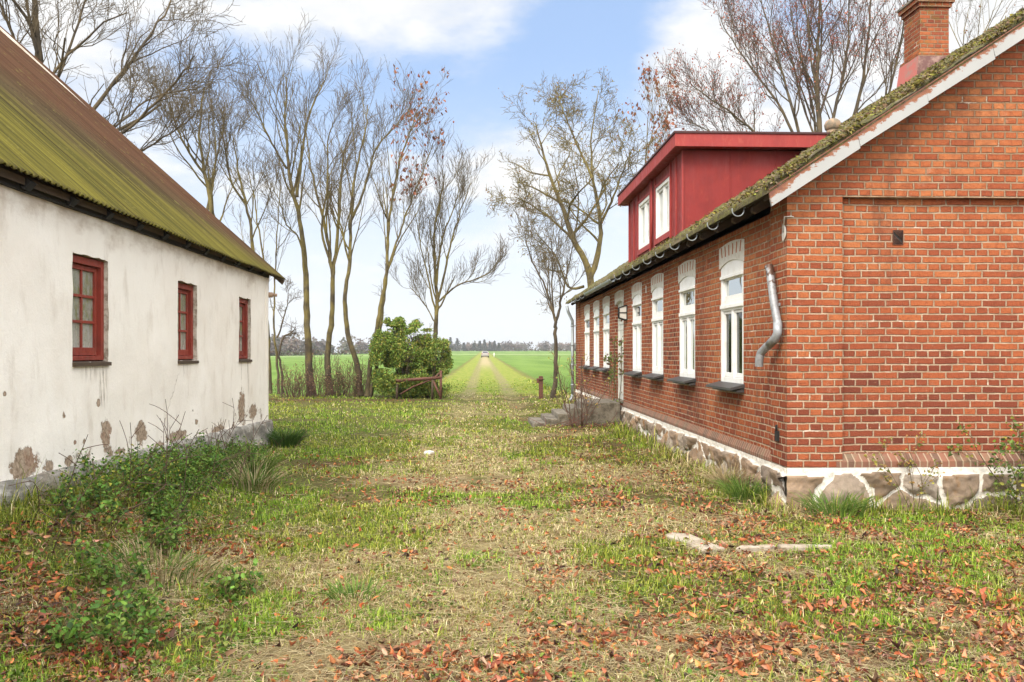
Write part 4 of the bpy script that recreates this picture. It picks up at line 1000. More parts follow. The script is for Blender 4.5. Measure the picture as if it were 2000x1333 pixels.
# ------------------------------------------------------------------ barn
XB = -3.4
barn = empty('barn', (-6, 6, 0), 'whitewashed barn with peeling walls, red framed windows and a mossy corrugated roof', 'barn')
TB = lambda u, v, w: (XB + w, u, v)
BW = [(7.408, 8.114, 1.41, 2.345), (9.936, 10.615, 1.40, 2.315), (12.456, 13.094, 1.39, 2.295)]
def grid_wall():
    us = np.unique(np.round(np.concatenate([np.arange(-3, 14.14, .06), [14.135], [q_ for b_ in BW for q_ in b_[:2]]]), 4))
    vs = np.unique(np.round(np.concatenate([np.arange(.30, 2.80, .06), [2.82], [q_ for b_ in BW for q_ in b_[2:]]]), 4))
    U, Vv = np.meshgrid(us, vs, indexing='ij')
    W = .035 * (fbm(U * .9, Vv * 1.1, 301, 3) - .5) + .012 * (fbm(U * 4, Vv * 4, 305, 3) - .5)
    # the mouth of each opening is ragged
    Uj, Vj = U.copy(), Vv.copy()
    n_ = (fbm(U * 13 + 5, Vv * 13, 307, 2) - .5) * .026; Uj = U + n_; Vj = Vv + (fbm(U * 13, Vv * 13 + 7, 311, 2) - .5) * .026
    nU, nV = U.shape; V = np.stack([XB + W, Uj, Vj], -1)
    cu = (us[:-1] + us[1:])[:, None] / 2; cv = (vs[:-1] + vs[1:])[None] / 2
    keep = np.ones((nU - 1, nV - 1), bool)
    for (a, b, c, d) in BW: keep &= ~((cu > a) & (cu < b) & (cv > c) & (cv < d))
    i = np.arange(nU - 1)[:, None]; j = np.arange(nV - 1)[None]
    F = np.stack([i * nV + j, (i + 1) * nV + j, (i + 1) * nV + j + 1, i * nV + j + 1], -1)[keep].reshape(-1, 4)
    Vf = V.reshape(-1, 3); RV, RF = [], []
    for (a, b, c, d) in BW:                                # reveals
        ia, ib = np.searchsorted(us, [a, b]); jc, jd = np.searchsorted(vs, [c, d])
        for idx in ([(ib, j_) for j_ in range(jc, jd + 1)], [(ia, j_) for j_ in range(jc, jd + 1)], [(i_, jd) for i_ in range(ia, ib + 1)], [(i_, jc) for i_ in range(ia, ib + 1)]):
            p = np.array([V[i_, j_] for i_, j_ in idx]); qn = p.copy(); qn[:, 0] = XB - .16; o = len(RV); k = len(p)
            for arr in (p, qn): RV += list(arr)
            RF += [(o + m_, o + m_ + 1, o + k + m_ + 1, o + k + m_) for m_ in range(k - 1)]
        mesh('window_reveal', np.array(RV), np.array(RF), M['reveal'], barn); RV, RF = [], []
    return Vf, F, 0, 0
V, F, RV, RF = grid_wall()
wallb = mesh('wall', V, F, M['plaster'], barn, smooth=True)

mb = MB(); mb.prism([(XB - .01, .2), (-14, .2), (-14, 2.8), (-8.6, 7.6), (XB - .01, 2.8)], 14.0, 14.13, (0, 2, 1)); mb.box(XB - .02, 14.0, .2, XB + .01, 14.14, 2.86)
mb.build('gable_wall', M['plaster'], barn)
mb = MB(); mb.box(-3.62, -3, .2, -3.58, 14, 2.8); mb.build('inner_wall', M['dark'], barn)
def plinth():
    us = np.arange(-3, 14.22, .045); vs = np.linspace(-.12, 1, 14)
    U, Vt_ = np.meshgrid(us, vs, indexing='ij')
    top = .565 - (U - 6.3) * .0195 + .03 * (fbm(U * 3, U * 0, 401, 3) - .5)
    Z = -.12 + (top + .12) * np.clip(Vt_ + .12, 0, 1.12) / 1.12
    Wd = .075 + .03 * (fbm(U * 3, Z * 4, 405, 4) - .5) - .02 * (Vt_ > .99) + .02 * (1 - Vt_)
    V = np.stack([XB + Wd, U, Z], -1)
    back = V[:, -1:].copy(); back[:, :, 0] = XB - .06; back[:, :, 2] += .012; V = np.concatenate([V, back], 1)
    nU, nV = V.shape[:2]; i = np.arange(nU - 1)[:, None]; j = np.arange(nV - 1)[None]
    F = np.stack([i * nV + j, (i + 1) * nV + j, (i + 1) * nV + j + 1, i * nV + j + 1], -1).reshape(-1, 4)
    Vf = V.reshape(-1, 3); last = (nU - 1) * nV + np.arange(nV); q_ = Vf[last].copy(); q_[:, 0] = XB - 1; o = len(Vf)
    k = np.arange(nV - 1); F = np.concatenate([F, np.stack([last[k], o + k, o + k + 1, last[k + 1]], -1)])
    return np.concatenate([Vf, q_]), F
V, F = plinth(); mesh('plinth', V, F, M['barn_plinth'], barn, smooth=True)
for (a, b, c, d) in BW:
    W0 = -.045; fw = .058
    mb = MB(TB); mb.box(a + .002, c + .02, W0 - .07, a + fw, d - .01, W0); mb.box(b - fw, c + .02, W0 - .07, b - .002, d - .01, W0)
    mb.box(a + fw, d - fw - .015, W0 - .068, b - fw, d - .01, W0 - .001); mb.box(a + fw, c + .02, W0 - .068, b - fw, c + .06, W0 - .001)
    fr = mb.build('window', M['window_red'], barn, bevel=.004)
    mb = MB(TB); i0, i1, z0, z1 = a + fw + .004, b - fw - .012, c + .064, d - fw - .02; s = .042; w1 = W0 - .035
    mb.box(i0, z0, w1 - .035, i0 + s, z1, w1); mb.box(i1 - s, z0, w1 - .035, i1, z1, w1); mb.box(i0 + s, z0, w1 - .034, i1 - s, z0 + .07, w1 - .001); mb.box(i0 + s, z1 - s, w1 - .034, i1 - s, z1, w1 - .001)
    cm_ = (i0 + i1) / 2; mb.box(cm_ - .012, z0 + .07, w1 - .03, cm_ + .012, z1 - s, w1 - .004)
    h_ = (z1 - s - z0 - .07) / 3
    for k in (1, 2): mb.box(i0 + s, z0 + .07 + h_ * k - .012, w1 - .028, i1 - s, z0 + .07 + h_ * k + .012, w1 - .002)
    sash = mb.build('sash', M['window_red'], fr, bevel=.002)
    mb = MB(TB); mb.quad((i0 + s, z0 + .06, w1 - .02), (i1 - s, z0 + .06, w1 - .02), (i1 - s, z1 - s, w1 - .02), (i0 + s, z1 - s, w1 - .02)); mb.build('pane', M['dirty_glass'], fr)
    mb = MB(TB); mb.prism([(c + .018, -.09), (c + .002, .02), (c - .03, .02), (c - .02, -.09)], a + .0, b + .01, (1, 2, 0)); mb.build('sill', M['old_wood'], fr)
# corrugated roof
def corr():
    wl = .089; y = np.arange(-3, 14.757, wl / 8); s = np.concatenate([[0, .02], np.linspace(.25, 7.4, 26)])
    S, Y = np.meshgrid(s, y, indexing='ij')
    H = .011 * np.sin(Y * 2 * np.pi / wl) + .02 * (fbm(S * .3, Y * .35, 501, 2) - .5) + .018 * (np.floor(Y / .93) % 2 * .25)
    ez = 2.795 + (Y - 6.017) * (2.728 - 2.795) / 8.74
    c, sn = math.cos(math.atan(.892)), math.sin(math.atan(.892))
    jag = (vnoise(Y / .93, Y * 0, 511) - .5) * .03
    X = -3.25 - (S - jag * (S < .1)) * c + H * sn; Z = ez + (S - jag * (S < .1)) * sn + H * c
    nU, nV = X.shape; V = np.stack([X, Y, Z], -1).reshape(-1, 3)
    i = np.arange(nU - 1)[:, None]; j = np.arange(nV - 1)[None]
    return V, np.stack([i * nV + j, i * nV + j + 1, (i + 1) * nV + j + 1, (i + 1) * nV + j], -1).reshape(-1, 4)
V, F = corr(); rb = mesh('roof', V, F, M['barnroof'], barn, smooth=True)
md = rb.modifiers.new('thick', 'SOLIDIFY'); md.thickness = .006; md.offset = -1
mb = MB(); mb.prism([(-3.33, 2.79), (-8.7, 7.57), (-8.7, 7.50), (-3.33, 2.73)], -3, 14.2, (0, 2, 1)); mb.build('roof_boarding', M['old_wood'], rb)
mb = MB(); mb.box(XB - .05, -3, 2.70, XB + .03, 14.11, 2.80)
mb.build('wall_plate', M['dark'], rb)  # near-black: shade under the eaves put into the board's colour
for k in range(24):
    y0 = -2.6 + k * .7; mb = MB(); mb.prism([(-3.29, 2.755), (-3.7, 3.1), (-3.7, 2.98), (-3.34, 2.70)], y0, y0 + .09, (0, 2, 1)); mb.build('rafter', M['dark'], rb)  # rafters near-black as well, eave shade is in their colour
mb = MB(); mb.prism([(-3.26, 2.71), (-8.65, 7.52), (-8.65, 7.44), (-3.30, 2.64)], 14.71, 14.74, (0, 2, 1)); mb.build('verge_board', material('verge_grey', rust((.13, .09, .06), (.17, .12, .08), (.09, .06, .04))), rb)
mb = MB(); pz_ = PY(530, 577, 14.2); mb.tube([(XB - .05, 14.15, pz_[2]), (XB + .06, 14.2, pz_[2] + .005)], .045, 10); mb.tube([(XB + .06, 14.2, pz_[2] + .005), (XB + .13, 14.22, pz_[2])], [.028, .026], 10)
mb.build('cable_insulator', material('terracotta_knob', col=(.34, .22, .14), rough=.6), barn)

# ------------------------------------------------------------------ trees
class Tree:
    def __init__(s, seed, Y, up=.07, wob=.10, twig=.0052): s.r = random.Random(seed); s.Y = Y; s.thick = []; s.fine = []; s.tips = []; s.up = up; s.wob = wob; s.twig = twig
    def grow(s, p, d, L, r, lvl, spec):
        rr = s.r; n = 7 if lvl <= 1 else (5 if lvl == 2 else 4)
        pts = [p.copy()]; rad = [r]; d = d.normalized(); seg = L / (n - 1); rt = max(s.twig * .75, r * .35)
        for i in range(1, n):
            d = (d + Vector((rr.gauss(0, 1), rr.gauss(0, 1), rr.gauss(0, 1) * .7)) * s.wob * (1 if lvl < 2 else .75) + Vector((0, 0, s.up * (1.4 if lvl < 3 else .7)))).normalized()
            p = p + d * seg; pts.append(p.copy()); rad.append(r + (rt - r) * i / (n - 1))
        (s.thick if lvl <= 1 else s.fine).append(([tuple(q_) for q_ in pts], rad))
        s.child(pts, rad, L, lvl, spec)
    def child(s, pts, rad, L, lvl, spec):
        if lvl >= len(spec): s.tips.append(pts[-1]); s.tips.append(pts[len(pts) // 2]); return
        num, t0, ang, ratio, mn = spec[lvl]; rr = s.r; n = len(pts)
        num = max(1, int(num * rr.uniform(.75, 1.25)))
        for k in range(num):
            t = t0 + (1 - t0) * (k + rr.uniform(.1, .9)) / num; f = t * (n - 1); i = min(int(f), n - 2); f -= i
            p = pts[i].lerp(pts[i + 1], f); tan = (pts[i + 1] - pts[i]).normalized(); r0 = rad[i] + (rad[i + 1] - rad[i]) * f
            ax = tan.orthogonal().normalized(); ax = Matrix.Rotation(rr.uniform(0, 2 * math.pi), 3, tan) @ ax
            d = Matrix.Rotation(R(rr.uniform(*ang)), 3, ax) @ tan
            Lc = max(mn, L * ratio * (1.12 - .65 * t) * rr.uniform(.7, 1.25))
            s.grow(p, d, Lc, min(max(s.twig, r0 * rr.uniform(.42, .62)), .012 + Lc * .022), lvl + 1, spec)
    def stem(s, px, r0, r1, spec, t0=None, dy=0., lvl=0, zoff=.1):
        r0 *= .74; r1 *= .8
        """px: polyline in photograph pixels carried to this tree's own distance; dy: how far it leans off that distance"""
        P = [Vector(PY(a, b, s.Y + dy * i / (len(px) - 1))) for i, (a, b) in enumerate(px)]
        pts = []; m = 5
        for i in range(len(P) - 1):                        # Catmull-Rom
            a = P[max(i - 1, 0)]; b = P[i]; c = P[i + 1]; d = P[min(i + 2, len(P) - 1)]
            for k in range(m):
                t = k / m; pts.append(.5 * ((2 * b) + (c - a) * t + (2 * a - 5 * b + 4 * c - d) * t * t + (3 * b - a - 3 * c + d) * t ** 3))
        pts.append(P[-1]); n = len(pts)
        pts = [q_ + Vector((s.r.gauss(0, .014), s.r.gauss(0, .03), 0)) if 0 < i else q_ for i, q_ in enumerate(pts)]
        L = sum((pts[i + 1] - pts[i]).length for i in range(n - 1))
        rad = [(r0 + (r1 - r0) * (i / (n - 1)) ** .85) * (1 + (.45 if lvl == 0 and zoff else 0) * math.exp(-i * 1.1)) * s.r.uniform(.94, 1.06) for i in range(n)]
        s.thick.append(([tuple(q_) for q_ in pts], rad))
        sp = list(spec)
        if t0 is not None: sp[0] = (sp[0][0], t0) + tuple(sp[0][2:])
        s.child(pts, rad, L, 0, sp)
        return s
    def done(s, label, bark_, twigm, base, group=None, name='tree', leaves=None):
        o = empty(name, base, label, 'tree', group)
        V, F = tubes(s.thick, 9); mesh('trunk', V, F, M[bark_], o, smooth=True)
        if s.fine: V, F = tubes(s.fine, 3); mesh('crown', V, F, M[twigm], o)
        if leaves:
            n, size, pal, sel = leaves; rng = np.random.default_rng(int(s.r.random() * 1e6))
            T = np.array([tuple(t) for t in s.tips]); T = T[sel(T)] if sel else T
            if len(T):
                P = T[rng.integers(0, len(T), n)] + rng.normal(0, .09, (n, 3)); V, F, c = leafset(P, size, rng, 3.1, pal, curl=.4, hang=1.2); mesh('foliage', V, F, M['leaf'], o, col=c)
        return o
SP = [(12, .30, (18, 40), .28, 1.0), (5, .2, (16, 38), .58, .6), (4, .15, (16, 38), .60, .45), (2, .15, (18, 38), .65, .3)]
SPL = [(9, .25, (18, 40), .36, .9), (5, .2, (16, 38), .58, .5), (4, .15, (16, 38), .58, .35), (2, .15, (18, 38), .65, .25)]
ROW = 'bare trees in the row between the yard and the field'
def base(px, Y): x = PY(px, 700, Y)[0]; return (x, Y, sz(x, Y))
t = Tree(1, 30.5); t.stem([(607, 775), (603, 690), (598, 600), (596, 520), (585, 430), (566, 350), (560, 270), (557, 225), (560, 150)], .20, .02, SP, .50)
t.stem([(598, 560), (585, 470), (560, 440), (548, 400), (530, 360)], .05, .015, SPL, .3, dy=-1, lvl=1)
t.stem([(580, 385), (590, 300), (600, 240), (622, 180), (636, 155)], .085, .018, SP, .25, dy=1, lvl=1); t.stem([(560, 330), (530, 280), (505, 225), (485, 190)], .06, .015, SP, .25, dy=-1, lvl=1)
t.done('tallest bare tree with yellow-green trunk, first thick trunk right of the barn', 'bark_ash', 'twig', base(607, 30.5), ROW)
t = Tree(2, 30.0); t.stem([(644, 775), (640, 700), (648, 620), (650, 540), (640, 470), (625, 400), (608, 330), (598, 260)], .17, .02, SP, .40)
t.stem([(649, 545), (660, 460), (665, 380), (672, 300), (690, 250)], .10, .018, SP, .25, dy=1, lvl=1); t.stem([(648, 520), (628, 450), (640, 360), (640, 290), (650, 240)], .07, .018, SP, .25, dy=-1, lvl=1)
t.done('bare forked tree with a dark mossy foot, second thick trunk right of the barn', 'bark_ash', 'twig', base(644, 30), ROW)
t = Tree(3, 29.6); t.stem([(704, 775), (698, 720), (680, 650), (674, 590), (682, 520), (686, 450), (688, 380), (700, 310), (715, 250), (718, 205)], .15, .018, SP, .42)
t.stem([(686, 430), (712, 370), (730, 300), (760, 260), (785, 235)], .07, .015, SP, .2, dy=.8, lvl=1); t.stem([(683, 520), (670, 460), (660, 400), (668, 330)], .05, .015, SPL, .2, dy=-.8, lvl=1)
t.done('slender bare tree with a kinked trunk, left of the green bush', 'bark_ash', 'twig', base(704, 29.6), ROW)
t = Tree(4, 29.2); t.stem([(718, 775), (722, 720), (735, 650), (745, 590), (756, 520), (758, 450), (768, 380), (782, 310), (800, 260), (815, 215)], .13, .018, SP, .40)
t.stem([(757, 520), (780, 460), (800, 400), (825, 340), (845, 280)], .06, .015, SP, .2, dy=1, lvl=1); t.stem([(722, 775), (735, 720), (742, 650), (748, 600), (756, 530)], .09, .06, [(3, .5, (25, 50), .2, .5), (4, .2, (25, 50), .5, .3), (3, .2, (25, 50), .5, .2)], dy=.3)
BR = [(.26, .10, .05), (.36, .15, .08), (.20, .08, .05)]
xl = PY(765, 0, 29.2)[0]; zl = PY(0, 400, 29.2)[2]
t.done('leaning bare tree keeping rust-brown leaves on its right side, behind the green bush', 'bark_ash', 'twig', base(720, 29.2), ROW, leaves=(330, .14, BR, lambda T: (T[:, 0] > xl) & (T[:, 2] > zl)))
t = Tree(5, 31, up=.13); t.stem([(850, 775), (848, 700), (851, 640), (853, 590), (850, 520), (848, 450), (860, 390), (868, 340)], .15, .018, SP, .36)
for px_, r_, dy_ in [([(853, 600), (868, 530), (885, 460), (905, 400), (920, 355)], .07, .8), ([(851, 610), (835, 540), (820, 470), (812, 420)], .05, -1), ([(856, 590), (890, 560), (930, 545), (965, 530)], .05, -.6), ([(852, 560), (862, 470), (885, 410), (897, 365)], .06, 1.2), ([(850, 630), (826, 590), (800, 560)], .035, .5)]:
    t.stem(px_, r_, .014, SPL, .2, dy=dy_, lvl=1)
t.done('bare tree with a broad vase-shaped crown rising out of the green bush beside the lane', 'bark_ash', 'twig', base(850, 31), ROW)
t = Tree(6, 31.5); t.stem([(545, 775), (541, 700), (535, 640), (536, 560), (540, 480), (545, 400), (548, 340)], .07, .012, SPL, .35); t.done('thin straight bare tree close beside the barn gable', 'bark_ash', 'twig', base(545, 31.5), ROW)
t = Tree(7, 31.0, up=.05, wob=.3); t.stem([(552, 775), (550, 730), (546, 690), (553, 660), (570, 650), (578, 640)], .07, .02, [(7, .5, (30, 70), .3, .5), (6, .2, (30, 70), .5, .25), (4, .2, (30, 70), .5, .15)]); t.stem([(541, 660), (555, 620), (562, 590), (565, 560)], .045, .015, [(8, .3, (30, 70), .35, .4), (6, .2, (30, 70), .5, .25), (4, .2, (30, 70), .5, .15)], lvl=1)
t.done('low crooked bare tree with twisted knobbly twigs near the barn gable', 'bark_dark', 'twig', base(552, 31), ROW)
t = Tree(8, 31.8); t.stem([(527, 775), (526, 700), (522, 620), (519, 540), (505, 450), (495, 380), (480, 320)], .09, .015, SPL, .45); t.done('thin bare tree half hidden behind the barn corner', 'bark_ash', 'twig', base(527, 31.8), ROW)
# behind the barn
t = Tree(9, 26); t.stem([(425, 760), (425, 600), (423, 480), (412, 400), (398, 330), (390, 250), (400, 170)], .17, .018, SP, .35); t.stem([(408, 480), (405, 420), (415, 350), (430, 280), (440, 220)], .08, .016, SP, .2, dy=1.2, lvl=1); t.stem([(400, 340), (370, 300), (345, 250), (330, 200)], .06, .015, SP, .2, dy=-1, lvl=1)
t.done('bare many-stemmed tree standing behind the barn roof, left of the tallest one', 'bark_ash', 'twig', base(425, 26), 'bare trees behind the barn')
t = Tree(10, 28); t.stem([(505, 770), (500, 600), (494, 480), (480, 400), (465, 330), (455, 260)], .12, .016, SP, .4); t.stem([(480, 400), (450, 350), (440, 290), (428, 240)], .06, .015, SPL, .2, dy=-1, lvl=1)
t.done('slim bare tree behind the low end of the barn roof', 'bark_ash', 'twig', base(505, 28), 'bare trees behind the barn')
t = Tree(11, 21, up=.06, wob=.2); SB = [(12, .25, (20, 45), .36, 1.), (6, .2, (22, 46), .5, .6), (5, .15, (22, 46), .5, .35), (2, .2, (22, 46), .5, .22)]
t.stem([(60, 800), (65, 600), (60, 420), (75, 250), (70, 60), (60, -150)], .30, .05, SB, .45)
for px_, r_, dy_ in [([(68, 330), (180, 215), (255, 120), (320, 30), (350, -40)], .085, 1.5), ([(65, 400), (200, 290), (290, 215), (350, 150), (380, 110)], .07, -1), ([(62, 300), (30, 90), (5, 20), (-20, -60)], .07, -1), ([(72, 250), (130, 110), (165, 10), (180, -80)], .06, 1),
                     ([(62, 470), (230, 330), (320, 270), (370, 235)], .05, 1.), ([(66, 380), (215, 255), (300, 190), (385, 175)], .045, 2.0)]: t.stem(px_, r_, .018, SB, .25, dy=dy_, lvl=1)
t.done('big spreading bare tree whose branches reach over the high end of the barn roof', 'bark_dark', 'twig', base(60, 21), 'bare trees behind the barn')
# right of the lane
t = Tree(12, 28.6, up=.10); t.stem([(1081, 778), (1086, 720), (1084, 660), (1084, 630), (1075, 590), (1060, 550), (1035, 500), (1025, 450)], .115, .014, SPL, .45); t.stem([(1084, 640), (1093, 600), (1102, 560), (1110, 520), (1120, 480)], .08, .014, SPL, .2, dy=.8, lvl=1)
t.stem([(1082, 620), (1078, 560), (1080, 510), (1075, 460)], .045, .012, SPL, .2, dy=-.8, lvl=1)
t.done('small bare tree with a forked trunk beside the rusty gate post', 'bark_dark', 'twig', base(1081, 28.6))
YL = [(.34, .26, .06), (.30, .17, .06), (.22, .13, .05)]
t = Tree(13, 31, up=.05, wob=.2, twig=.007); SC7 = [(13, .22, (28, 60), .30, .8), (7, .2, (25, 58), .5, .5), (4, .15, (25, 58), .5, .3), (3, .2, (30, 60), .5, .18)]
t.stem([(1160, 780), (1155, 650), (1152, 541), (1122, 470), (1098, 405), (1075, 345), (1058, 290), (1045, 240)], .24, .02, SC7, .42)
for px_, r_, dy_ in [([(1153, 545), (1172, 480), (1170, 420), (1158, 350), (1155, 280), (1168, 180)], .16, .6), ([(1125, 478), (1090, 440), (1045, 405), (1005, 385)], .08, -1.2), ([(1140, 560), (1110, 560), (1085, 500), (1045, 455)], .08, 1), ([(1171, 440), (1195, 395), (1215, 340), (1235, 290)], .08, -1), ([(1157, 350), (1130, 290), (1105, 230), (1090, 185)], .07, 1), ([(1120, 480), (1130, 400), (1120, 320)], .05, -1.5)]:
    t.stem(px_, r_, .016, SC7, .2, dy=dy_, lvl=1)
t.done('large spreading tree with lichen-covered branches behind the far end of the brick farmhouse', 'bark_ash', 'twig_moss', base(1160, 31), leaves=(1500, .07, YL, None))
t = Tree(14, 33); t.stem([(1262, 780), (1262, 600), (1260, 460), (1258, 380), (1262, 300), (1266, 225)], .10, .014, SPL, .45); t.stem([(1260, 470), (1275, 400), (1290, 330), (1310, 250)], .05, .012, SPL, .2, lvl=1)
t.done('thin tree with hanging brown leaf clusters showing above the red dormer', 'bark_ash', 'twig_moss', base(1262, 33), leaves=(420, .15, BR, lambda T: T[:, 2] > PY(0, 330, 33)[2]))
t = Tree(15, 36, up=.12, wob=.14, twig=.007); SR = [(15, .28, (20, 42), .32, 1.2), (7, .15, (20, 42), .5, .6), (5, .15, (22, 46), .5, .4), (2, .2, (22, 46), .5, .25)]
t.stem([(1610, 780), (1605, 500), (1600, 265), (1596, 150), (1600, 40), (1605, -90)], .26, .03, SR, .35)
for px_, r_, dy_ in [([(1600, 420), (1560, 260), (1530, 150), (1500, 50), (1480, -30)], .12, 1), ([(1602, 450), (1500, 290), (1440, 230), (1390, 195), (1350, 165)], .10, -1.5), ([(1603, 400), (1540, 240), (1480, 150), (1430, 80), (1405, 30)], .10, 1.5),
                     ([(1605, 350), (1630, 220), (1655, 100), (1660, -30)], .14, -1), ([(1608, 450), (1665, 240), (1690, 130), (1700, 0), (1705, -80)], .15, 1.), ([(1608, 500), (1700, 290), (1745, 150), (1770, 20), (1780, -60)], .11, -1), ([(1602, 480), (1480, 320), (1400, 265), (1340, 235)], .07, 1.5), ([(1604, 330), (1585, 200), (1560, 90), (1555, -30)], .09, 1.8)]:
    t.stem(px_, r_, .018, SR, .25, dy=dy_, lvl=1)
t.done('broad many-stemmed tree with small red-brown leaves behind the roof of the brick farmhouse', 'bark_dark', 'twig_red', base(1610, 36), leaves=(6500, .085, [(.32, .09, .05), (.42, .15, .08), (.24, .07, .05)], None))
t = Tree(16, 34); t.stem([(1850, 780), (1860, 400), (1890, 200), (1915, 90), (1940, 20)], .12, .014, SPL, .6); t.stem([(1870, 300), (1880, 180), (1880, 90), (1895, 10)], .05, .012, SPL, .3, lvl=1)
t.done('bare tree showing only its thin top right of the chimney', 'bark_ash', 'twig', base(1850, 34), leaves=(150, .08, BR, None))

# ------------------------------------------------------------------ shrubs and weeds
def shrub(name, label, cat, c, stems, size, h, leafn, leafsz, pal, seed, rad=1., group=None, stem_m='twig', tilt=1.4, hang=.25, r0=.012, spread=.6, top=None, asp=1.):
    rng = np.random.default_rng(seed); rr = random.Random(seed); T = Tree(seed, 0, up=.10, wob=.16, twig=r0 * .35)
    for k in range(stems):
        a = rr.uniform(0, 6.28); q_ = math.sqrt(rr.random()) * size * .35
        p = Vector((c[0] + q_ * math.cos(a), c[1] + q_ * math.sin(a), c[2] - .03)); d = Vector((math.cos(a) * spread * rr.random(), math.sin(a) * spread * rr.random(), 1))
        T.grow(p, d, h * rr.uniform(.6, 1.05), r0, 1, [None, (4, .2, (25, 60), .45, .1), (3, .2, (25, 60), .45, .06)])
    o = empty(name, c, label, cat, group)
    V, F = tubes(T.thick + T.fine, 4); mesh('stems', V, F, M[stem_m], o, smooth=True)
    if leafn:
        tips = np.array([p for pl_, _ in T.thick + T.fine for p in pl_[1:]]); P = tips[rng.integers(0, len(tips), leafn)] + rng.normal(0, size * .05, (leafn, 3))
        P[:, 2] = np.maximum(P[:, 2], gz(P[:, 0], P[:, 1]) + .01)
        V, F, cc = leafset(P, leafsz, rng, tilt, pal, curl=.3, hang=hang, asp=asp); mesh('foliage', V, F, M['leaf'], o, col=cc)
    return o
GRN = [(.11, .18, .03), (.17, .25, .04), (.07, .12, .022), (.24, .31, .06), (.26, .26, .05)]
# the big bush: several rounded masses
def bush():
    rng = np.random.default_rng(77); Y = 29.0; o = empty('green_bush', base(805, Y), 'dense green leafy bush behind the rusty pipe barrier', 'bush')
    lob = [(752, 690, 30, 52), (775, 660, 24, 34), (800, 690, 46, 50), (818, 650, 26, 26), (845, 690, 34, 34), (862, 715, 22, 36), (790, 740, 62, 42), (840, 745, 42, 36), (757, 640, 10, 20), (812, 638, 16, 14), (870, 680, 10, 18), (780, 635, 14, 16), (833, 655, 20, 20), (765, 720, 30, 45)]
    P = []
    for (px, py, rx, ry) in lob:
        c0 = np.array(PY(px, py, Y)); sx, sz_ = rx / FPX * Y, ry / FPX * Y; n = int(13000 * (rx * ry) / (46 * 50)) + 120
        d = rng.normal(0, 1, (n, 3)); d /= np.linalg.norm(d, axis=1, keepdims=True); rad = rng.uniform(.35, 1.08, (n, 1)) ** .6
        q_ = c0 + d * rad * np.array([sx, min(sx, .9) * 1.0 + .15, sz_]); P.append(q_)
    P = np.concatenate(P); nn = fbm(P[:, 0] * 3.5 + P[:, 1] * 1.7, P[:, 2] * 3.5, 91, 3); P = P[(nn > .455) & (P[:, 2] > .05)]
    V, F, c = leafset(P, .060, rng, 1.5, GRN + [(.28, .38, .07), (.42, .38, .08), (.22, .34, .06)], curl=.25, hang=.5); mesh('foliage', V, F, M['leaf'], o, col=c)
    T = Tree(78, Y, twig=.008)
    for k in range(26):
        px = T.r.uniform(745, 868); b_ = Vector(base(px * .6 + 806 * .4, Y)); b_.y += T.r.uniform(-.4, .4)
        T.grow(b_, Vector((T.r.gauss(0, .3), T.r.gauss(0, .3), 1)), T.r.uniform(1.4, 2.3), .018, 1, [None, (6, .2, (25, 60), .45, .2), (3, .2, (25, 60), .45, .15)])
    V, F = tubes(T.thick, 5); mesh('stems', V, F, M['bark_dark'], o); V, F = tubes(T.fine, 3); mesh('twigs', V, F, M['twig'], o)
bush()
# twiggy undergrowth between the trunks of the row
UGL = ['low leafless shrub just left of the tallest tree of the row', 'leafless shrub touching the left side of the tallest trunk of the row', 'tallest twiggy shrub between the first and second thick trunks', 'short twiggy shrub close to the left side of the second thick trunk', 'leafless shrub close right of the second thick trunk', 'tall twiggy shrub midway between the second trunk and the kinked trunk', 'leafless shrub touching the kinked trunk', 'twiggy shrub between the kinked trunk and the green bush', 'short leafless shrub right at the foot of the second thick trunk', 'short leafless shrub just right of the tallest tree of the row']
UG = [(566, .9), (582, 1.2), (622, 1.5), (634, .8), (664, 1.3), (682, 1.5), (694, 1.0), (712, 1.2), (655, .8), (592, .8)]
for i, (px, h) in enumerate(UG):
    b_ = base(px, 29.3 + (i % 3) * .5)
    shrub('undergrowth_shrub', UGL[i], 'shrub', b_, 16, 1.0, h, 110, .05, [(.36, .22, .12), (.26, .15, .08)], 900 + i, group='leafless shrubs at the foot of the tree row', stem_m='twig_red', r0=.011)
# bare shrub against the steps
b_ = (2.05, 17.2, sz(2.05, 17.2))
shrub('bare_shrub', 'nearly leafless shrub with a few yellow leaves growing in front of the concrete steps', 'shrub', b_, 12, .7, 1.5, 130, .045, [(.42, .36, .09), (.30, .30, .07), (.38, .22, .08)], 951, r0=.011, stem_m='twig_red', spread=.8)
def climber():
    rng = np.random.default_rng(5); T = Tree(61, 18, up=.1, wob=.22, twig=.005)
    for k in range(5): T.grow(Vector((2.86, 17.45 + .35 * k, .5)), Vector((-.02, T.r.uniform(-.2, .2), 1)), T.r.uniform(.9, 1.7), .008, 1, [None, (5, .2, (25, 60), .3, .12), (2, .2, (30, 60), .4, .08)])
    o = empty('climbing_rose', (2.86, 18, .47), 'thin climbing rose with small green leaves growing round the farmhouse door', 'climber')
    allp = [(np.minimum(np.array(p), [2.88, 99, 99]), r) for p, r in T.thick + T.fine]
    V, F = tubes(allp, 4); mesh('stems', V, F, M['twig'], o)
    tp = np.concatenate([p for p, _ in allp]); P = tp[rng.integers(0, len(tp), 260)] + rng.normal(0, .03, (260, 3)); P[:, 0] = np.minimum(P[:, 0], 2.89)
    V, F, c = leafset(P, .06, rng, 2., [(.12, .16, .04), (.18, .22, .06), (.16, .10, .05)], curl=.3); mesh('foliage', V, F, M['leaf'], o, col=c)
climber()
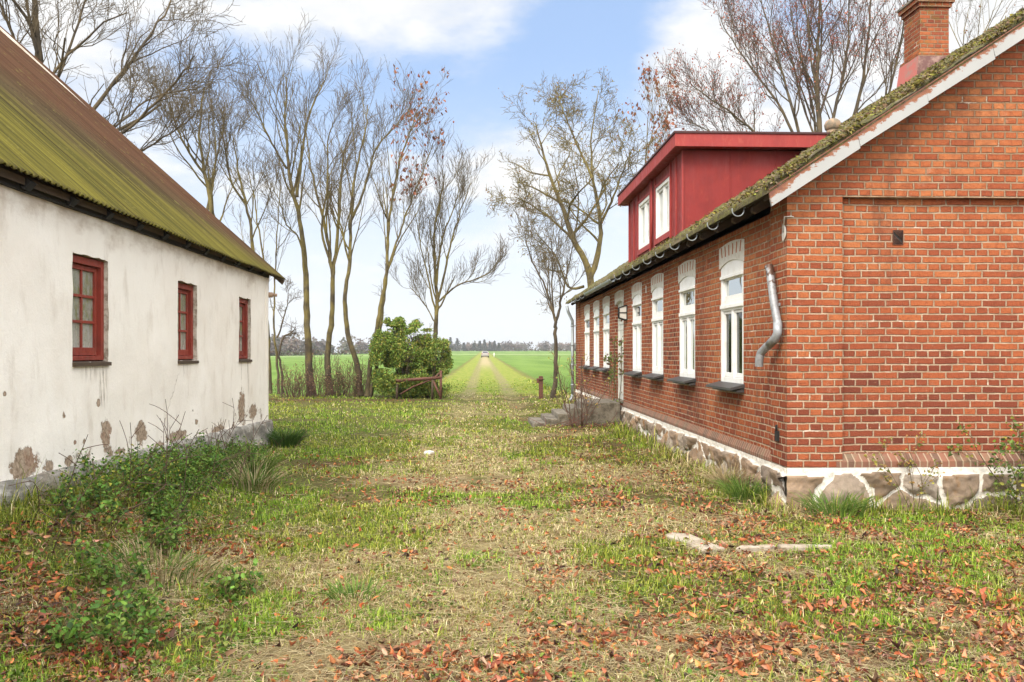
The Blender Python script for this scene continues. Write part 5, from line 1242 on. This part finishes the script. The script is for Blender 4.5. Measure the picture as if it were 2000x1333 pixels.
shrub('wall_shrub', 'green shrub with some yellow leaves against the brick gable at the right edge', 'shrub', (5.25, 7.95, sz(5.2, 8)), 8, .6, .95, 620, .045, [(.11, .17, .035), (.16, .22, .04), (.34, .31, .06), (.08, .12, .03)], 960, spread=.9, r0=.008)
shrub('wall_sapling', 'thin yellow-green seedling growing up the stone plinth under the gable vent', 'sapling', (4.15, 8.0, sz(4.1, 8)), 4, .3, .75, 190, .034, [(.30, .27, .06), (.20, .20, .05), (.34, .20, .07)], 961, spread=.4, r0=.005)
shrub('corner_shrub', 'small yellow-green shrub at the foot of the plinth near the right edge', 'shrub', (5.0, 7.75, sz(5.0, 7.7)), 6, .5, .36, 260, .035, [(.26, .27, .05), (.16, .20, .04)], 962, spread=1.1, r0=.004)
# nettles, brambles and herbs along the barn and in the near left corner
NET = [(.07, .14, .024), (.10, .20, .03), (.15, .26, .035), (.04, .08, .016), (.20, .30, .05)]
WEEDS = [(-3.05, 11.6, .34, .5, 'grassy green weed clump at the far end of the barn plinth'), (-2.95, 10.9, .40, .55, 'low dark weed clump under the third barn window'), (-2.95, 10.15, .52, .6, 'leafy weed clump against the barn plinth below the second window'),
         (-3.0, 9.4, .55, .6, 'dense nettle clump against the barn plinth between the first two windows'), (-2.85, 8.75, .62, .65, 'tall nettle clump right of the first barn window'), (-3.0, 8.1, .60, .65, 'bushy nettle clump below the first barn window'),
         (-2.9, 7.45, .62, .65, 'tall nettle clump with a few yellow leaves left of the first barn window'), (-3.0, 6.85, .50, .6, 'nettle clump leaning on the barn plinth at the left edge'), (-2.65, 7.9, .35, .55, 'low nettle clump out from the wall, in front of the tall ones'),
         (-2.5, 7.1, .30, .5, 'low spreading weed clump beside the drift of brown leaves'), (-2.75, 6.3, .36, .5, 'pale weed clump with dry grass near the left edge'),
         (-2.25, 6.35, .26, .4, 'small nettle clump standing alone in the leaf litter'), (-2.2, 5.35, .34, .45, 'fresh green nettle at the left edge of the foreground'), (-1.95, 4.85, .26, .36, 'low nettle sprig right of the nettle at the left edge'),
         (-1.72, 4.35, .24, .34, 'bright green nettle in the bottom left corner among red-brown leaves'), (-2.0, 4.5, .28, .34, 'dark nettle half cut by the left edge in the corner'), (-1.45, 5.3, .16, .25, 'tiny green herb in the lower left grass')]
for i, (x_, y_, h, s_, lab) in enumerate(WEEDS):
    near = y_ < 6.6
    shrub('weed_clump', lab, 'weeds', (x_, y_, sz(x_, y_)), 12 if not near else 8, s_, h * (.68 if not near else .85), int((1050 if not near else 420) * s_ / .6), .030 if not near else .038, NET + ([(.34, .33, .05)] if i in (6, 10, 7) else []) + [(.16, .28, .05)], 1000 + i, group='weeds along the barn', stem_m='twig_moss', r0=.005, spread=.9, tilt=1.2)
# bramble canes and dry stalks arching out of the weeds
T = Tree(88, 0, up=-.04, wob=.12, twig=.003)
for k in range(34):
    x_, y_ = T.r.uniform(-3.1, -2.3), T.r.uniform(5.6, 10.5); T.grow(Vector((x_, y_, sz(x_, y_))), Vector((T.r.uniform(-.3, .9), T.r.uniform(-.7, .5), 1.1)), T.r.uniform(.4, .9), .0035, 1, [None, (3, .3, (25, 60), .4, .1)])
o = empty('bramble_canes', (-2.8, 8, .2), 'thin dark bramble canes arching out of the weeds by the barn', 'brambles'); V, F = tubes(T.thick + T.fine, 4); mesh('canes', V, F, M['twig_red'], o)
# broken twigs lying in front of the steps
T = Tree(89, 0, up=0, wob=.1, twig=.004)
for k in range(16):
    x_, y_ = T.r.uniform(1.3, 2.7), T.r.uniform(16.4, 17.4); T.grow(Vector((x_, y_, sz(x_, y_) + .05)), Vector((T.r.gauss(0, 1), T.r.gauss(0, .6), .15)), T.r.uniform(.4, .9), .008, 1, [None, (2, .3, (25, 60), .4, .1)])
o = empty('broken_twigs', (2, 17, 0), 'heap of dead reddish twigs on the grass in front of the concrete steps', 'twigs'); V, F = tubes(T.thick + T.fine, 4); mesh('sticks', V, F, M['rust'], o)
# long tussocks against the plinths
def tussock(x_, y_, n, h, pal, lab, seed, r=.12):
    rng = np.random.default_rng(seed); a = rng.uniform(0, 6.28, n); q_ = r * np.sqrt(rng.uniform(0, 1, n)); P = np.stack([x_ + q_ * np.cos(a), y_ + q_ * np.sin(a)], 1)
    out = []
    for i in range(n):
        L = h * rng.uniform(.5, 1.1); le = rng.uniform(.2, 1.0) ; d_ = np.array([math.cos(a[i]), math.sin(a[i])]); z0 = sz(*P[i]); pts = [(P[i][0] + d_[0] * L * le * t * t, P[i][1] + d_[1] * L * le * t * t, z0 + L * (t - .35 * le * t * t)) for t in (0, .3, .6, .85, 1)]
        out.append((pts, [.004, .0038, .003, .0022, .0008]))
    V, F = tubes(out, 3); pl_ = np.array(pal)[rng.integers(0, len(pal), n)] * rng.uniform(.8, 1.2, (n, 1)); o = mesh('grass_tussock', V, F, M['leaf'], col=np.repeat(pl_, 15, 0)); props(o, lab, 'grass tuft', 'long grass tufts against the walls')
TG = [(.14, .25, .04), (.10, .19, .03), (.22, .30, .06)]; TS = [(.50, .40, .22), (.40, .30, .15), (.58, .48, .28)]
tussock(2.72, 9.25, 260, .34, TS, 'dry straw-coloured grass tuft leaning on the stone plinth near the corner', 1, .16); tussock(2.72, 8.7, 240, .26, TG, 'green grass tuft beside the dry one at the farmhouse corner', 2, .2)
tussock(-3.05, 13.9, 420, .36, [(.07, .14, .03), (.10, .19, .03)], 'dark green grass tuft at the far corner of the barn', 3, .22); tussock(-2.6, 10.0, 320, .34, TG + TS[:1], 'long grass tuft out from the barn plinth under the second window', 4, .25); tussock(-2.35, 9.2, 260, .30, TG + TS, 'mixed green and straw grass tuft right of the nettles', 5, .22)
tussock(3.3, 7.9, 200, .24, TG, 'green grass tuft at the gable plinth, right of the farmhouse corner', 6, .25); tussock(-2.1, 5.8, 170, .2, TS + TG, 'pale dry grass tuft in the lower left', 7, .4); tussock(-.75, 5.3, 90, .13, TG, 'small green tuft in the middle foreground', 8, .16)

# ------------------------------------------------------------------ far distance
def wood():
    rng = np.random.default_rng(9); P, C = [], []
    pal = np.array([(.17, .13, .11), (.20, .155, .125), (.14, .12, .10), (.22, .165, .13), (.15, .14, .10)])  # tones lightened, some haze is put into the colours
    # left wood is nearer and lower, right wood follows the skyline
    for k in range(420):
        t = rng.uniform(); px = -300 + 2300 * t
        Y = np.interp(px, [-300, 560, 760, 880, 2000], [330, 400, 560, 780, 820]) + rng.uniform(0, 60)
        x = (px - 934) / FPX * Y; hz_ = np.interp(px, [-300, 700, 860, 900, 2000], [9, 9.5, 10, 8.5, 9]) * rng.uniform(.65, 1.1); h = hz_; z0 = float(gz(x, Y)); rw = h * rng.uniform(.4, .75)
        n = 95; d = rng.normal(0, 1, (n, 3)); d /= np.linalg.norm(d, axis=1, keepdims=True); d *= rng.uniform(.3, 1.05, (n, 1))
        q_ = np.stack([x + d[:, 0] * rw, Y + d[:, 1] * rw, z0 + h * .5 + d[:, 2] * h * .52], 1); P.append(q_); C.append(np.broadcast_to(pal[rng.integers(0, 5)] * rng.uniform(.8, 1.2), (n, 3)))
    P = np.concatenate(P); C = np.concatenate(C); n = len(P)
    V, F, c = leafset(P, 1.9, rng, 1.6, [(1, 1, 1)], curl=.3, jit=.08); c = c * np.repeat(C, 7, 0)
    o = mesh('far_wood', V, F, M['leaf'], col=c); props(o, kind='stuff')
    # low hedge line in front of it
    px = rng.uniform(-300, 2000, 5000); Y = np.interp(px, [-300, 560, 760, 880, 2000], [320, 388, 545, 760, 800]); x = (px - 934) / FPX * Y; z = gz(x, Y) + rng.uniform(0, 1.8, 5000)
    V, F, c = leafset(np.stack([x, Y, z], 1), 1.6, rng, 1.6, [(.10, .085, .03), (.12, .07, .04), (.08, .09, .03)], curl=.3)
    o = mesh('far_hedge', V, F, M['leaf'], col=c); props(o, kind='stuff')
wood()
CONL = ['tall conifer leftmost of the dark ones, partly behind the green bush', 'tallest dark conifer of the far wood, just right of the green bush', 'tall dark conifer right of the tallest one', 'small conifer standing alone between the tall group and the car', 'smallest conifer, a little left of the car', 'conifer just left of the car on the skyline', 'conifer straight behind the parked car', 'low conifer just right of the car roof', 'conifer above the white marker post', 'rightmost small conifer, right of the marker post']
CON = [(868, 24), (880, 27), (893, 25), (906, 16), (925, 15), (937, 20), (946, 22), (957, 17), (966, 19), (974, 16)]
for i, (px, hp) in enumerate(CON):
    Y = 735 + (i * 37) % 30; x = (px - 934) / FPX * Y; h = hp / FPX * Y; z0 = float(gz(x, Y)); rng = np.random.default_rng(700 + i)
    o = empty('conifer', (x, Y, z0), CONL[i], 'tree', 'conifers in the far wood')
    mb = MB(); mb.tube([(x, Y, z0), (x, Y, z0 + h * .9)], [.25, .05], 6); mb.build('trunk', M['bark_dark'], o)
    n = 420; t = rng.uniform(0, 1, n); r_ = (1 - t) ** .8 * h * .36 * (.6 + .5 * ((t * 7) % 1)); a = rng.uniform(0, 6.28, n); q_ = r_ * rng.uniform(.3, 1, n) ** .5
    V, F, c = leafset(np.stack([x + q_ * np.cos(a), Y + q_ * np.sin(a), z0 + .6 + t * (h - .6)], 1), 1.0, rng, 1.5, [(.06, .065, .045), (.085, .09, .065), (.12, .12, .095)], curl=.2)  # needles lightened too, part of the haze is in their colour
    mesh('crown', V, F, M['leaf'], o, col=c)
# marker post beside the lane
mpx = PY(965, 690, 215); z0 = sz(mpx[0], 215); mb = MB(); mb.tube([(mpx[0], 215, z0), (mpx[0], 215, z0 + 1.0)], .09, 8); mb.tube([(mpx[0], 215, z0 + 1.0), (mpx[0], 215, z0 + 1.06)], [.1, .03], 8)
props(mb.build('marker_post', M['white_paint']), 'small white marker post in the field edge right of the car', 'post')
# car: silver hatchback seen from behind
Yc = 200; xc = PY(947.5, 690, Yc)[0]; zc = sz(xc, Yc)
car = empty('parked_car', (xc, Yc, zc), 'silver hatchback seen from behind far down the lane', 'car')
M['car'] = material('silver_paint', col=(.36, .33, .31), rough=.35, metal=.3); M['tyre'] = material('tyre_rubber', col=(.02, .02, .02), rough=.9)
def carbody():
    secs = [(-2.05, .80, .35, .95, .70, 1.0), (-1.95, .86, .28, 1.02, .74, 1.05), (-1.55, .88, .26, 1.0, .66, 1.42), (-.9, .88, .25, .98, .62, 1.48), (.2, .88, .25, .96, .62, 1.46), (.9, .87, .25, .95, .66, 1.1), (1.7, .84, .28, .86, .7, .9), (2.05, .74, .35, .7, .6, .75)]
    vs, fs = [], []
    for (y, wb, zb, zw, wt, zt) in secs: vs += [(-wb * .92, y, zb), (-wb, y, (zb + zw) / 2), (-wb * .97, y, zw), (-wt, y, zt - .06), (-wt * .75, y, zt), (wt * .75, y, zt), (wt, y, zt - .06), (wb * .97, y, zw), (wb, y, (zb + zw) / 2), (wb * .92, y, zb)]
    k = 10
    for i in range(len(secs) - 1): fs += [(i * k + j, i * k + (j + 1) % k, (i + 1) * k + (j + 1) % k, (i + 1) * k + j) for j in range(k)]
    fs += [tuple(range(k)), tuple(range((len(secs) - 1) * k, len(secs) * k))]; return vs, fs
TC = lambda a_, b_, c_: (xc + a_, Yc + b_, zc + c_)
mb = MB(TC); mb.add(*carbody(), sm=False); mb.build('body', M['car'], car, bevel=.04)
mb = MB(TC); mb.add([(-.60, -1.975, 1.08), (.60, -1.975, 1.08), (.52, -1.64, 1.38), (-.52, -1.64, 1.38)], [(0, 1, 2, 3)]); mb.build('rear_window', material('car_glass', col=(.05, .045, .05), rough=.1), car)
mb = MB(TC); mb.box(-.80, -2.10, .22, .80, -1.9, .42); mb.build('bumper', M['tyre'], car, bevel=.03)
for sx in (-1, 1):
    mb = MB(TC); mb.box(sx * .62, -2.075, .78, sx * .82, -1.98, .96); mb.build('tail_light', material('tail_light_lens', col=(.35, .05, .04), rough=.3), car)
    for yy_ in (-1.3, 1.3): mb = MB(TC); mb.tube([(sx * .70, yy_, .31), (sx * .89, yy_, .31)], .31, 18); mb.build('wheel', M['tyre'], car)

# ------------------------------------------------------------------ air
mb = MB(); mb.box(-3300, -60, -3, 3300, 1450, 24)
M['haze'] = bpy.data.materials.new('haze'); M['haze'].use_nodes = True; nt = M['haze'].node_tree; nt.nodes.clear()
g = G(nt); vo = g.add('ShaderNodeVolumePrincipled'); vo.inputs['Density'].default_value = .00028; vo.inputs['Color'].default_value = (.95, .97, 1, 1); vo.inputs['Anisotropy'].default_value = .3
g.l.new(vo.outputs[0], g.add('ShaderNodeOutputMaterial').inputs['Volume'])
props(mb.build('haze', M['haze']), kind='stuff')
